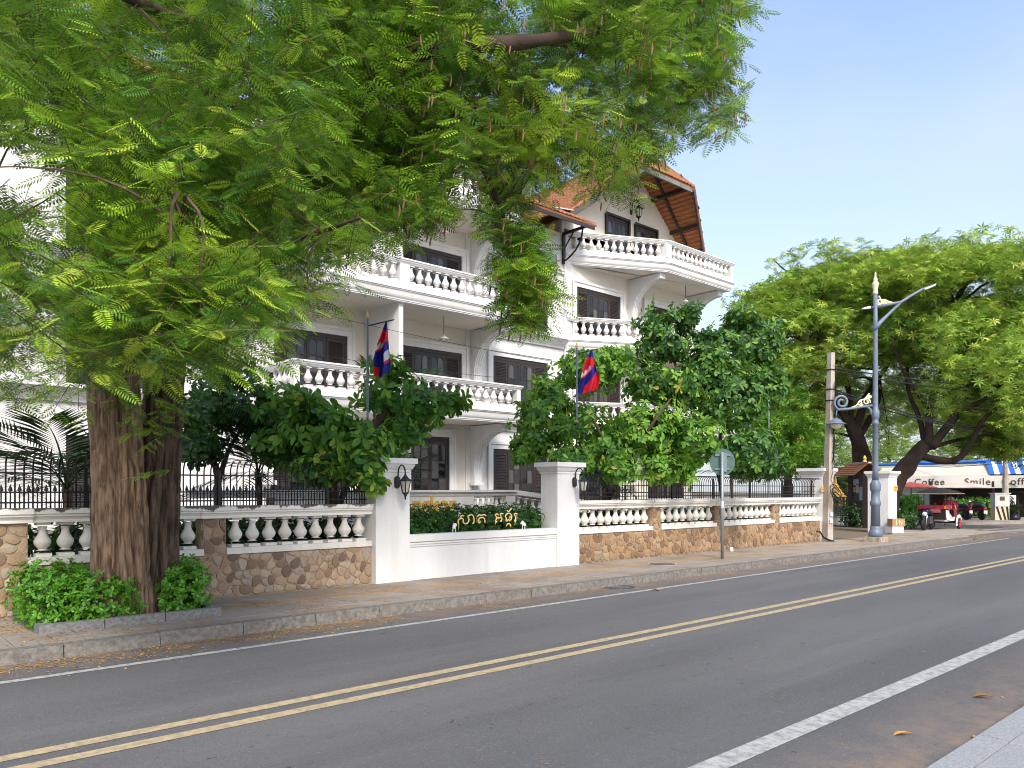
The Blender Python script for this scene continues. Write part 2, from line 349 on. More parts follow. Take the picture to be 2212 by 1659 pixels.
# kerb
KG = M('kerb_granite', (.21, .195, .175), .8, (.11, .10, .09), 18, .4, 50, dirt=((.08, .07, .06), .6, 2))
kerb = thing('kerb', 'grey granite kerb between the road and the far pavement, made of long blocks', 'kerb', (0, YK, ZR))
ks = MB(); ks.ext([(-.495, 0, -.1), (-.495, .03, .145), (-.495, .19, .145), (-.495, .19, -.1)], (.99, 0, 0)); KS = None
KS = ks.mesh('kerb_stone', KG)
for i in range(-2, 31): link('kerb_stone', KS, kerb, (i+.5, YK+random.uniform(-.006, .006), ZR-(0 if i < 28 else .06)+random.uniform(-.004, .004)))
arc = [(31, YK+.02), (32.3, YK+.08), (33.5, YK+.2), (34.6, YK+.48), (35.5, YK+.95), (36.2, YK+1.6), (36.6, YK+2.6), (36.7, YK+4), (36.7, YK+8), (36.7, YK+14)]
for a, b in zip(arc, arc[1:]): MB().beam((a[0], a[1], ZR+.01), (b[0], b[1], ZR+.01), .2, .12).build('kerb_stone', KG, kerb)
# near pavement under the photographer
nb = struct('near_pavement', MB().box(-60, 160, -60, 1.62, -.4, -.03), M('pale_bounce_bed', (.55, .52, .47), .9, (.46, .43, .38), .6))  # pale bed carried on unseen behind the camera to bounce light onto the hotel
NG = M('near_granite', (.34, .35, .36), .7, (.22, .23, .24), 60, .3, 90, objr=[(.36, .37, .38), (.31, .32, .33)])
NT = slab_mesh('granite_slab', .6, .3, NG, .05).mesh('granite_slab', NG)
for i in range(0, 24):
    for j in range(6): link('granite_slab', NT, nb, (.3+.6*i+(.3 if j % 2 else 0), 1.47-.3*j, -.012+random.uniform(-.002, .002)))
nk = thing('near_kerb', 'pale granite kerb edge of the near pavement at the bottom right', 'kerb', (0, 1.7, ZR))
NKm = MB().box(-.495, .495, -.09, .09, -.1, .125).mesh('kerb_stone', NG)
for i in range(-2, 20): link('kerb_stone', NKm, nk, (i+.5, 1.71, ZR))
# cafe side pavement across the side street
cp = [(43.4, 60), (43.4, 15.2), (44.0, 13.8), (47.2, 12.1), (52, 11.2), (110, 10.6), (110, 60)]
struct('cafe_pavement', MB().ext([(x, y, -.3) for x, y in cp], (0, 0, .3)), M('cafe_paving', (.33, .30, .27), .85, (.24, .21, .18), 1.5, .2, 30))
struct('garden_soil', MB().box(-12, 24.4, 12.2, 40, -.2, .02), SOIL)

# ------------------------------------------------------------------ boundary wall
STONE = M('tan_rubble_stone', (.4, .3, .2), .85, (.16, .10, .065), 9, .5, 30, lo=.56, hi=.78, objr=[(.36,.27,.19), (.32,.22,.145), (.41,.325,.25), (.22,.15,.105), (.36,.265,.18), (.335,.275,.225), (.17,.115,.085), (.39,.29,.20)])
STONE2 = M('orange_rubble_stone', (.4, .25, .1), .85, (.12, .07, .04), 7, .5, 30, lo=.55, hi=.75, objr=[(.32,.20,.11), (.28,.17,.09), (.36,.245,.15), (.22,.135,.08), (.30,.19,.105), (.34,.24,.15), (.19,.115,.07), (.26,.18,.115)])
def clip(poly, px, py, nx, ny):
    out = []
    for i in range(len(poly)):
        a, b = poly[i], poly[(i+1) % len(poly)]; da = (a[0]-px)*nx+(a[1]-py)*ny; db = (b[0]-px)*nx+(b[1]-py)*ny
        if da <= 0: out.append(a)
        if da*db < 0: t = da/(da-db); out.append((a[0]+(b[0]-a[0])*t, a[1]+(b[1]-a[1])*t))
    return out
def rubble(parent, x0, x1, z0, z1, y, s, mat, side='front', xs=0, depth=.026):
    W, H = x1-x0, z1-z0; nx = max(1, round(W/s)); nz = max(1, round(H/(s*.85))); P = []
    for j in range(nz):
        for i in range(nx): P.append(((i+.5+random.uniform(-.55,.55)+(.25 if j % 2 else -.25))*W/nx, (j+.5+random.uniform(-.5,.5))*H/nz))
    for k, p in enumerate(P):
        poly = [(0,0),(W,0),(W,H),(0,H)]
        for q in P:
            if q is p or abs(q[0]-p[0]) > 3*s or abs(q[1]-p[1]) > 3*s: continue
            poly = clip(poly, (p[0]+q[0])/2, (p[1]+q[1])/2, q[0]-p[0], q[1]-p[1])
            if len(poly) < 3: break
        if len(poly) < 3: continue
        # round the corners off
        rp = []
        for i in range(len(poly)):
            a, b, c = poly[i-1], poly[i], poly[(i+1) % len(poly)]
            rp.append((b[0]*.72+a[0]*.28, b[1]*.72+a[1]*.28)); rp.append((b[0]*.72+c[0]*.28, b[1]*.72+c[1]*.28))
        cx = sum(q[0] for q in rp)/len(rp); cz = sum(q[1] for q in rp)/len(rp); n = len(rp); g = random.uniform(.86, .96); d = depth*random.uniform(.5, 1.1)
        rings = [(g, 0), (g*.96, d*.7), (g*.62, d)]; vs = []
        for sc, dd in rings:
            for q in rp:
                u, v = cx+(q[0]-cx)*sc*random.uniform(.97,1.03), cz+(q[1]-cz)*sc*random.uniform(.97,1.03)
                if side == 'front': vs.append((x0+u, y-dd*random.uniform(.85,1.15), z0+v))
                else: vs.append((xs-dd, x0+u, z0+v))
        fs = [(r*n+i, r*n+(i+1) % n, (r+1)*n+(i+1) % n, (r+1)*n+i) for r in (0,1) for i in range(n)]+[tuple(2*n+i for i in range(n))]
        MB().add(vs, fs).build('stone', mat, parent, smooth=True)
bprof = [(.078,0),(.078,.05),(.05,.06),(.05,.075),(.062,.085),(.088,.12),(.105,.17),(.103,.205),(.085,.245),(.058,.30),(.047,.35),(.046,.40),(.056,.415),(.056,.43),(.07,.44)]
def baluster_mesh(h, k=1., name='baluster', mat=None, n=12):
    mb = MB(); s = h/.47; a = .092*k
    mb.box(-a, a, -a, a, 0, .045*s); mb.lathe([(r*k, .0451*s+(z)*s*.86) for r, z in bprof[1:-1]], n, (0,0,0)); mb.box(-a*.86, a*.86, -a*.86, a*.86, h-.038*s, h)
    return mb.mesh(name, mat or WHITE2, smooth=True)
BAL = baluster_mesh(.47, 1.05)
RAILP = [(.10, 1.44), (.10, 1.37), (.075, 1.36), (.075, 1.335), (.05, 1.32), (.03, 1.29), (.03, 1.25), (-.22, 1.25), (-.26, 1.36), (-.26, 1.44)]
DIRTW = M('stained_rail_paint', (.80, .78, .73), .7, (.68, .65, .58), 3, .1, 40, dirt=((.06, .05, .04), .0, 1.))
def stained():     # white rail with black mould creeping down from the top edge
    m, nt, b, N, L = newmat('mouldy_white_rail'); geo = N.new('ShaderNodeNewGeometry'); sx = N.new('ShaderNodeSeparateXYZ'); L.new(geo.outputs['Position'], sx.inputs[0])
    n = N.new('ShaderNodeTexNoise'); n.inputs['Scale'].default_value = 5; n.inputs['Detail'].default_value = 9; n.inputs['Roughness'].default_value = .7; L.new(geo.outputs['Position'], n.inputs['Vector'])
    r = N.new('ShaderNodeMapRange'); r.inputs[1].default_value = 1.30; r.inputs[2].default_value = 1.44; r.inputs[3].default_value = -.28; r.inputs[4].default_value = .10; L.new(sx.outputs['Z'], r.inputs[0])
    a = N.new('ShaderNodeMath'); L.new(n.outputs['Fac'], a.inputs[0]); L.new(r.outputs[0], a.inputs[1])
    q = N.new('ShaderNodeMapRange'); q.inputs[1].default_value = .50; q.inputs[2].default_value = .57; L.new(a.outputs[0], q.inputs[0])
    x = N.new('ShaderNodeMix'); x.data_type = 'RGBA'; L.new(q.outputs[0], x.inputs['Factor']); x.inputs['A'].default_value = (.78,.76,.71,1); x.inputs['B'].default_value = (.10,.085,.07,1)
    L.new(x.outputs['Result'], b.inputs['Base Color']); b.inputs['Roughness'].default_value = .75; return m
MOULD = stained()
def bwall(label, x0, x1, piers, smat, s, rail, xwin=None):
    t = thing('boundary_wall', label, 'wall', (x0, WY, 0))
    MB().box(x0, x1, WY, WY+.3, -.05, .675).build('wall_base', MORTAR, t)
    rubble(t, max(x0, .3), x1, .0, .67, WY, s, smat)
    prev = x0; spans = []
    for a, b in piers:
        MB().box(a, b, WY+.01, WY+.31, .675, 1.25).build('pier', MORTAR, t); rubble(t, a, b, .68, 1.24, WY+.01, .17, smat)
        # left side of the pier, seen from the street
        rubble(t, WY+.02, WY+.3, .68, 1.24, 0, .2, smat, 'side', a)
        if a > prev+.3: spans.append((prev, a))
        prev = b
    if x1 > prev+.3: spans.append((prev, x1))
    for a, b in spans:
        MB().box(a, b, WY-.035, WY+.28, .675, .775).build('bottom_rail', WHITE2, t)
        n = max(1, round((b-a-.1)/.287))
        for i in range(n): link('baluster', BAL, t, (a+.05+(b-a-.1)*(i+.5)/n, WY+.12, .777))
    MB().sweep([(x0, WY), (x1, WY)], RAILP).build('handrail', rail, t)
    for a, b in piers: MB().sweep([(a-.05, WY), (b+.05, WY)], [(o+.03 if o > 0 else o-.002, z+(.004 if z > 1.4 else -.003)) for o, z in RAILP]).build('rail_block', rail, t)
    return t
bwall('rubble stone wall with white balusters and mouldy white rail, behind the big tree trunk', -1.5, 7.455, [(1.72, 2.12), (4.45, 4.81)], STONE, .165, MOULD)
bwall('orange-brown rubble stone wall with white balusters, right of the planter', 12.8, 24.55, [(15.65, 16.0), (18.5, 18.85), (21.6, 21.95)], STONE2, .185, WHITE2)

# white pillars and planter
def pillar(label, x0, x1, y0, y1, h, mat=WHITE):
    t = thing('gate_pillar', label, 'pillar', ((x0+x1)/2, (y0+y1)/2, 0))
    MB().box(x0, x1, y0, y1, -.05, h-.26).build('shaft', mat, t)
    loop = [(x0,y0),(x1,y0),(x1,y1),(x0,y1)]
    MB().sweep(loop, [(0,h-.26),(.02,h-.25),(.02,h-.21),(.035,h-.20),(.06,h-.16),(.075,h-.12),(.075,h-.105),(.11,h-.10),(.11,h),(-.2,h),(-.2,h-.26)], True).build('capital', mat, t)
    MB().box(x0+.19, x1-.19, y0+.19, y1-.19, h-.1, h-.004).build('cap_top', mat, t); return t
pillar('white plastered pillar left of the planter, black lantern on its face', 7.46, 8.19, 11.9, 12.5, 2.27)
pillar('white plastered pillar right of the planter, black lantern on its right edge', 12.1, 12.8, 11.9, 12.42, 2.30)
pillar('white gate pillar behind the concrete utility pole', 24.55, 25.3, 11.95, 12.7, 2.40)
pillar('white gate pillar behind the blue-grey lamp post, small brass plaque', 31.15, 31.95, 12.5, 13.3, 2.42)
for x, y, z, lab in ((31.98, 12.48, 1.75, 'small brass plaque on the white pillar behind the lamp post'), (24.75, 11.93, 1.72, 'small brass plaque on the white pillar beside the concrete pole')):
    t = thing('plaque', lab, 'plaque', (x-.2, y, z)); MB().box(x-.35, x-.05, y-.02, y+.01, z-.1, z+.1).build('plate', GOLD, t)
    for k in range(2): MB().box(x-.3, x-.1, y-.024, y-.0205, z-.04+.06*k, z-.025+.06*k).build('engraved_line', WOOD, t)
pl = thing('planter_wall', 'low white planter wall with moulded rim between the two white pillars', 'planter', (10.1, 11.95, 0))
MB().box(8.19, 12.1, 11.95, 12.15, -.05, .62).build('wall_face', WHITE, pl)
MB().sweep([(8.19, 11.95), (12.1, 11.95)], [(0,.62),(.02,.625),(.02,.65),(.008,.655),(.03,.665),(.03,.695),(.012,.70),(.05,.72),(.05,.85),(-.2,.85),(-.2,.62)]).build('rim', WHITE, pl)
MB().box(8.19, 12.1, 12.15, 13.3, .3, .74).build('soil_bed', SOIL, pl); MB().box(8.19, 12.1, 13.3, 13.4, 0, .84).build('back_wall', WHITE, pl)

# iron fences on the wall
def fence(label, x0, x1, curl):
    t = thing('iron_fence', label, 'fence', (x0, WY+.14, 1.44)); y = WY+.14; s = .105
    for z in ((1.52, 1.66, 1.92) if not curl else (1.53, 1.62, 1.80)): MB().box(x0, x1, y-.006, y+.006, z-.011, z+.011).build('rail', IRON, t)
    bar = MB()
    if curl:
        bar.tube([(0,0,0),(0,0,.42),(0,-.01,.5),(0,-.05,.57),(0,-.12,.61),(0,-.19,.61),(0,-.24,.58)], .010, 5)
    else:
        bar.tube([(0,0,0),(0,0,.50),(0,-.01,.58),(0,-.05,.66),(0,-.11,.70),(0,-.16,.69)], .011, 5)
    bm_ = bar.mesh('bar', IRON, smooth='all')
    sp = MB().tube([(0,0,0),(0,0,.235)], .009, 5).add([(-.03,0,.245),(0,-.012,.235),(0.03,0,.245),(0,.012,.235),(0,0,.225),(0,0,.335)], [(0,4,1),(1,4,2),(2,4,3),(3,4,0),(0,1,5),(1,2,5),(2,3,5),(3,0,5)]).mesh('spear_bar', IRON)
    n = int((x1-x0)/s)
    for i in range(n):
        x = x0+s*(i+.5); link('bar', bm_, t, (x, y, 1.44), (0, 0, random.uniform(-.05, .05)))
        if not curl: link('spear_bar', sp, t, (x+s/2, y, 1.44))
        elif i % 2: pass
    for x in np.arange(x0+.05, x1, 1.9): MB().box(x-.02, x+.02, y-.02, y+.02, 1.44, 2.0).build('post', IRON, t)
fence('black iron railing with small spear points on the left stone wall', -1, 7.44, False)
fence('black iron railing with tops curling towards the street on the right stone wall', 12.82, 24.5, True)
# planting bed kerb around the big tree
be = thing('tree_bed_kerb', 'low grey granite edging round the tree and its clipped bushes', 'edging', (3, 10.35, 0))
for a, b, c, d in ((1.93, 2.62, 10.33, 10.45), (2.63, 3.33, 10.33, 10.45), (3.34, 4.06, 10.33, 10.45), (1.93, 2.05, 10.455, 11.98), (3.94, 4.06, 10.455, 11.98)):
    MB().box(a, b, c, d, -.1, .11+random.uniform(0, .006)).build('kerb_stone', GRANITE, be)
struct('tree_bed_soil', MB().box(2.05, 3.94, 10.45, 11.98, -.1, .07), SOIL)
# ------------------------------------------------------------------ the hotel
W = 21.6; FR = 19.4
FL = [0.9, 4.3, 7.75, 11.15]
CL, CRW = 13.2, 26.5                       # centres of the left and right gabled wings
H = thing('hotel_building', 'white colonial hotel with balustraded balconies, dark shutters and orange tiled gables', 'building', (15, 22, 0))
def hb(mb, name, mat, par=H, smooth=False, **k): return mb.build(name, mat, par, smooth, **k)
hb(MB().box(-7.5, 9.05, W+.06, 33, 0, 12.0), 'wall', WHITE); hb(MB().box(9.05, 17.7, W, 33, 0, 12.2), 'wall', CREAM)
hb(MB().box(17.7, 22.35, W+.05, 33, 0, 12.0), 'wall', WHITE); hb(MB().box(22.35, 31.0, W, 33, 0, 12.2), 'wall', CREAM)
ZR0, SL = 16.2, .84
def rz(dx): return ZR0-SL*abs(dx)
for c in (CL, CRW):
    hb(MB().ext([(c-4.3, W, 11.9), (c+4.48, W, 11.9), (c+4.48, W, rz(4.48)-.1), (c, W, ZR0-.1), (c-4.3, W, rz(4.3)-.1)], (0, .3, 0)), 'gable_wall', CREAM)
# pilasters at wing corners
for x0, x1 in ((9.05, 9.5), (17.25, 17.72), (22.33, 22.8), (30.55, 31.02)): hb(MB().box(x0, x1, W-.05, W, 0, 11.0), 'pilaster', WHITE)
def cornice(x0, x1, z, par=H, d=.38):
    hb(MB().sweep([(x0, W), (x1, W)], [(0,z-.42),(.03,z-.42),(.05,z-.36),(.10,z-.30),(.22,z-.22),(.30,z-.14),(.30,z-.11),(d,z-.10),(d,z),(0,z)]), 'cornice', WHITE)
for z in (4.3, 7.75): cornice(-7.5, 9.0, z); cornice(17.74, 22.3, z)
cornice(-7.5, 9.0, 11.2)
hb(MB().sweep([(17.74, W), (22.3, W)], [(0,10.32),(.06,10.34),(.06,10.42),(.1,10.44),(.1,10.5),(0,10.5)]), 'string_course', WHITE)
def teal():
    m, nt, b, N, L = newmat('teal_patterned_tile'); geo = N.new('ShaderNodeNewGeometry'); v = N.new('ShaderNodeTexVoronoi'); v.inputs['Scale'].default_value = 9; v.feature = 'DISTANCE_TO_EDGE'; L.new(geo.outputs['Position'], v.inputs['Vector'])
    r = N.new('ShaderNodeMapRange'); r.inputs[1].default_value = .05; r.inputs[2].default_value = .12; L.new(v.outputs[0], r.inputs[0]); x = N.new('ShaderNodeMix'); x.data_type = 'RGBA'; L.new(r.outputs[0], x.inputs['Factor'])
    x.inputs['A'].default_value = (.42, .52, .47, 1); x.inputs['B'].default_value = (.07, .24, .22, 1); L.new(x.outputs['Result'], b.inputs['Base Color']); b.inputs['Roughness'].default_value = .35; return m
TEAL = teal()
fz = hb(MB().box(18.0, 21.95, W+.01, W+.04, 10.68, 11.06), 'tile_frieze', MORTAR)
tme = MB().box(-.18, .18, -.012, .012, -.18, .18).mesh('tile', TEAL)
for i in range(10): link('tile', tme, fz, (18.3+.37*i, W+.0, 10.87))

# windows: shutter / glazed leaves
GP = {}
def pane(w, h):
    k = (round(w, 2), round(h, 2))
    if k not in GP: GP[k] = MB().box(-w/2, w/2, -.004, .004, -h/2, h/2).mesh('pane', GLASS)
    return GP[k]
def window(x0, x1, z0, z1, pat='SGGS', y=W, sur=WHITE, mat=WOOD):
    f = .07; wf = MB()
    wf.box(x0, x0+f, y-.05, y-.002, z0, z1); wf.box(x1-f, x1, y-.05, y-.002, z0, z1); wf.box(x0+f, x1-f, y-.05, y-.002, z1-.12, z1); wf.box(x0+f, x1-f, y-.012, y-.003, z0, z1-.12)
    win = hb(wf, 'window', mat)
    s = MB(); g = .22 if sur is not WOOD else .03
    for (a, b, c, d) in ((x0-g, x0, z0, z1+g), (x1, x1+g, z0, z1+g), (x0, x1, z1, z1+g)):
        s.box(a, b, y-.10, y-.001, c, d)
    for (a, b, c, d) in ((x0-g-.04, x0-g+.05, z0, z1+g+.04), (x1+g-.05, x1+g+.04, z0, z1+g+.04), (x0-g+.05, x1+g-.05, z1+g-.05, z1+g+.04)): s.box(a, b, y-.14, y-.1005, c, d)
    s.build('surround', sur, win)
    n = len(pat); lw = (x1-x0-2*f)/n; zz0, zz1 = z0+.03, z1-.13
    for i, ch in enumerate(pat):
        a = x0+f+lw*i+.008; b = a+lw-.016; yy0, yy1 = y-.042, y-.014; st = .075
        q = MB(); q.box(a, a+st, yy0, yy1, zz0, zz1); q.box(b-st, b, yy0, yy1, zz0, zz1)
        q.box(a+st, b-st, yy0, yy1, zz1-.1, zz1); q.box(a+st, b-st, yy0, yy1, zz0, zz0+.12)
        if ch == 'S':
            zm = zz0+(zz1-zz0)*.42; q.box(a+st, b-st, yy0, yy1, zm-.05, zm+.05)
            for lo, hi in ((zz0+.12, zm-.05), (zm+.05, zz1-.1)):
                k = int((hi-lo)/.055)
                for j in range(k):
                    zc = lo+(hi-lo)*(j+.5)/k; q.add([(a+st, yy0+.003, zc-.022), (b-st, yy0+.003, zc-.022), (b-st, yy1, zc+.022), (a+st, yy1, zc+.022), (a+st, yy0+.003, zc-.012), (b-st, yy0+.003, zc-.012), (b-st, yy1, zc+.03), (a+st, yy1, zc+.03)], [(0,1,2,3),(4,7,6,5),(0,4,5,1)])
            q.build('shutter', mat, win)
        else:
            zl = zz0+(zz1-zz0)*(.22 if zz1-zz0 < 2.8 else .3); q.box(a+st, b-st, yy0+.004, yy1, zz0+.12, zl)
            xm = (a+b)/2; q.box(xm-.014, xm+.014, yy0, yy1, zl, zz1-.1); nr = 3; hh = (zz1-.1-zl)/nr
            for r in range(1, nr): q.box(a+st, b-st, yy0+.001, yy1-.001, zl+hh*r-.013, zl+hh*r+.013)
            # arched heads of the two top panes
            pw = (b-a-2*st-.028)/2
            for s0 in (a+st, xm+.014):
                for sgn, xe in ((1, s0), (-1, s0+pw)):
                    q.ext([(xe, yy0, zz1-.1), (xe, yy0, zz1-.1-pw*.55), (xe+sgn*pw*.08, yy0, zz1-.1-pw*.3), (xe+sgn*pw*.25, yy0, zz1-.1-pw*.1), (xe+sgn*pw*.5, yy0, zz1-.1)], (0, .02, 0))
            q.build('glazed_leaf', mat, win)
            for r in range(nr):
                for s0 in (a+st, xm+.014): link('pane', pane(pw, hh-.026), win, (s0+pw/2, y-.026, zl+hh*(r+.5)), (random.uniform(-.05, .05), 0, random.uniform(-.05, .05)))
    return win
for k, c in enumerate((CL, CRW)):
    for fl in (1, 2):
        for a, b in ((c-3.5, c-.75), (c+1.1, c+3.85)): window(a, b, FL[fl], FL[fl]+2.22)
    window(c-1.65, c-.2, FL[3], FL[3]+2.2, 'GG', sur=WOOD) if False else None
    for a, b in ((c-1.65, c-.2), (c+.3, c+1.78)): window(a, b, FL[3], FL[3]+2.22, 'GG', sur=WOOD)
window(c+1.1, c+3.85, .9, 3.2)
window(9.75, 12.4, .9, 3.2); window(14.86, 16.5, .9, 3.52, 'GG')
window(23.0, 25.7, .9, 3.2)
for z0, z1 in ((.9, 3.2), (4.3, 6.65), (7.9, 10.1)): window(18.55, 21.4, z0, z1, y=W+.05)
for z0, z1 in ((.9, 3.05), (4.36, 6.5), (7.86, 9.98)): window(4.6, 6.7, z0, z1, 'SGGS', y=W+.06); window(1.2, 2.9, z0, z1, 'SS', y=W+.06)

# balconies
def balcony(path, zt, wally=W, closed_ends=True, nb=.335, posts=()):
    pf = [(o, zt+z) for o, z in ((0,-.71),(.0,-.90),(.07,-.905),(.07,-.945),(.04,-.955),(.04,-.98),(.01,-1.0),(-.01,-1.08),(-.02,-1.13),(-.05,-1.18),(-.09,-1.215),(-.075,-1.22),(-.075,-1.245),(-.10,-1.25),(-.10,-1.285),(-.36,-1.285),(-.36,-.71))]
    b = hb(MB().sweep(path, pf), 'balcony', WHITE, smooth=True)
    inner = [p for p in path]
    fl = [(p[0], p[1]+.2, zt-1.25) for p in path]; fl = [(path[0][0]+.02, wally, zt-1.25)]+fl+[(path[-1][0]-.02, wally, zt-1.25)]
    MB().ext(fl, (0, 0, .30)).build('floor_slab', CREAM, b)
    hp = [(o, zt+z) for o, z in ((.06,0),(.06,-.045),(.04,-.05),(.03,-.075),(.03,-.085),(0,-.12),(-.02,-.15),(-.24,-.15),(-.26,-.12),(-.30,-.05),(-.30,0))]
    MB().sweep(path, hp).build('handrail', WHITE, b)
    bal = BALB
    for i in range(len(path)-1):
        a, c = Vector((*path[i], 0)), Vector((*path[i+1], 0)); d = (c-a); L = d.length; d /= L; nrm = Vector((d.y, -d.x, 0)); e = .30
        n = max(1, round((L-2*e)/nb)); ang = math.atan2(d.y, d.x)
        for j in range(n):
            p = a+d*(e+(L-2*e)*(j+.5)/n)-nrm*.13; link('baluster', bal, b, (p.x, p.y, zt-.71), (0, 0, ang))
    for p in list(path)+list(posts):
        i = min(range(len(path)), key=lambda i: (Vector(path[i])-Vector(p)).length); x, y = p
        MB().box(x-.17 if x > path[0][0]+.1 else x, x+.17 if x < path[-1][0]-.1 else x, y+.02, y+.25, zt-.712, zt-.149).build('post', WHITE, b)
    return b
BALB = baluster_mesh(.562, 1.15, 'baluster', WHITE, 10)
balcony([(9.6, W-.3), (9.6, FR), (17.95, FR), (17.95, W-.1)], 5.24)
balcony([(8.9, W-.2), (10.05, FR), (17.9, FR), (17.9, W-.1)], 8.66, posts=[(13.2, FR)])
balcony([(8.9, W-.2), (13.2, FR), (17.95, FR), (17.95, W-.1)], 12.1)
balcony([(22.4, W-.05), (26.5, FR+.1), (31.35, FR+.1), (31.35, W-.1)], 12.1)
balcony([(22.4, W-.05), (26.5, FR+.1), (31.35, FR+.1), (31.35, W-.1)], 8.66)
balcony([(22.4, W-.05), (26.5, FR+.1), (31.35, FR+.1), (31.35, W-.1)], 5.24)
# partitions between the balconies and the curved consoles
for fl, zt in ((1, 8.66), (2, 12.1)):
    hb(MB().box(13.12, 13.28, FR+.24, W, zt-3.45, zt-1.24), 'partition', WHITE)
    for x in (26.5,): pass
def console(x, ztop, h=2.0, out=1.75, wd=.34):
    c = [(W, ztop), (W-out, ztop), (W-out, ztop-.22)]
    for k in range(9):
        a = R(90)*k/8; c.append((W-.27-(out-.33)*(1-math.sin(a)), ztop-.24-(out-.35)*(1-math.cos(a)) if False else ztop-.24-1.25*(1-math.cos(a))))
    c += [(W-.30, ztop-h), (W, ztop-h)]
    b = hb(MB().ext([(x-wd/2, y, z) for y, z in c], (wd, 0, 0)), 'console', WHITE)
    for s in (-.1, 0, .1):
        q = [Vector((x+s, y-.012, z)) for y, z in c[2:-1]]; mb = MB(); mb.tube(q, .02, 4); mb.build('moulding', WHITE, b)
    MB().box(x-wd/2-.05, x+wd/2+.05, W-.36, W, ztop-h-.12, ztop-h).build('foot', WHITE, b)
    for s in (-.11, 0, .11): MB().box(x+s-.04, x+s+.04, W-.2+abs(s), W, ztop-h-.24, ztop-h-.12).build('drop', WHITE, b)
for zt in (5.24, 8.66, 12.1):
    console(17.62, zt-1.28)
    console(26.5, zt-1.28); console(30.85, zt-1.28)
    if zt < 12: console(9.75, zt-1.28)

# roofs
tl = MB(); arcp = [(-.11, 0), (-.075, .045), (-.02, .055), (.03, .03), (.11, .012)]
tl.add([(u, 0, h+.022) for u, h in arcp]+[(u*.96, .34, h) for u, h in arcp]+[(u, 0, h-.012) for u, h in arcp], [(i, i+1, i+6, i+5) for i in range(4)]+[(10+i, 11+i, i+1, i) for i in range(4)])
TME = tl.mesh('roof_tile', TILE, smooth='all')
CAMP = Vector((0, 0, EYE))
def inpoly(p, poly):
    c = False; n = len(poly)
    for i in range(n):
        a, b = poly[i], poly[i-1]
        if (a[1] > p[1]) != (b[1] > p[1]) and p[0] < (b[0]-a[0])*(p[1]-a[1])/(b[1]-a[1])+a[0]: c = not c
    return c
TILES = []      # (roof object, matrix)
def roof_face(poly, u, par, deck=TILE, th=.07):
    "poly: 3D corners of one plane; u: eave direction"
    P = [Vector(p) for p in poly]; n = Vector((0,0,0))
    for i in range(len(P)): n += (P[i]-P[0]).cross(P[(i+1) % len(P)]-P[0])
    n.normalize()
    if n.z < 0: n = -n
    u = Vector(u).normalized(); v = n.cross(u).normalized()
    if v.z < 0: u = -u; v = n.cross(u).normalized()
    o = P[0]; q = [((p-o).dot(u), (p-o).dot(v)) for p in P]
    r = MB().ext([p for p in P], -n*th).build('roof_deck', SOFF, par)
    u0, u1 = min(a for a, b in q), max(a for a, b in q); v0, v1 = min(b for a, b in q), max(b for a, b in q)
    b = v0+.02
    while b < v1-.1:
        a = u0+.11
        while a < u1:
            if inpoly((a, b+.15), q):
                m = Matrix.Identity(4); m.col[0][:3] = u; m.col[1][:3] = v; m.col[2][:3] = n; m.translation = o+u*a+v*b+n*(.012+random.uniform(0, .012)); TILES.append((par, m))
            a += .22
        b += .29
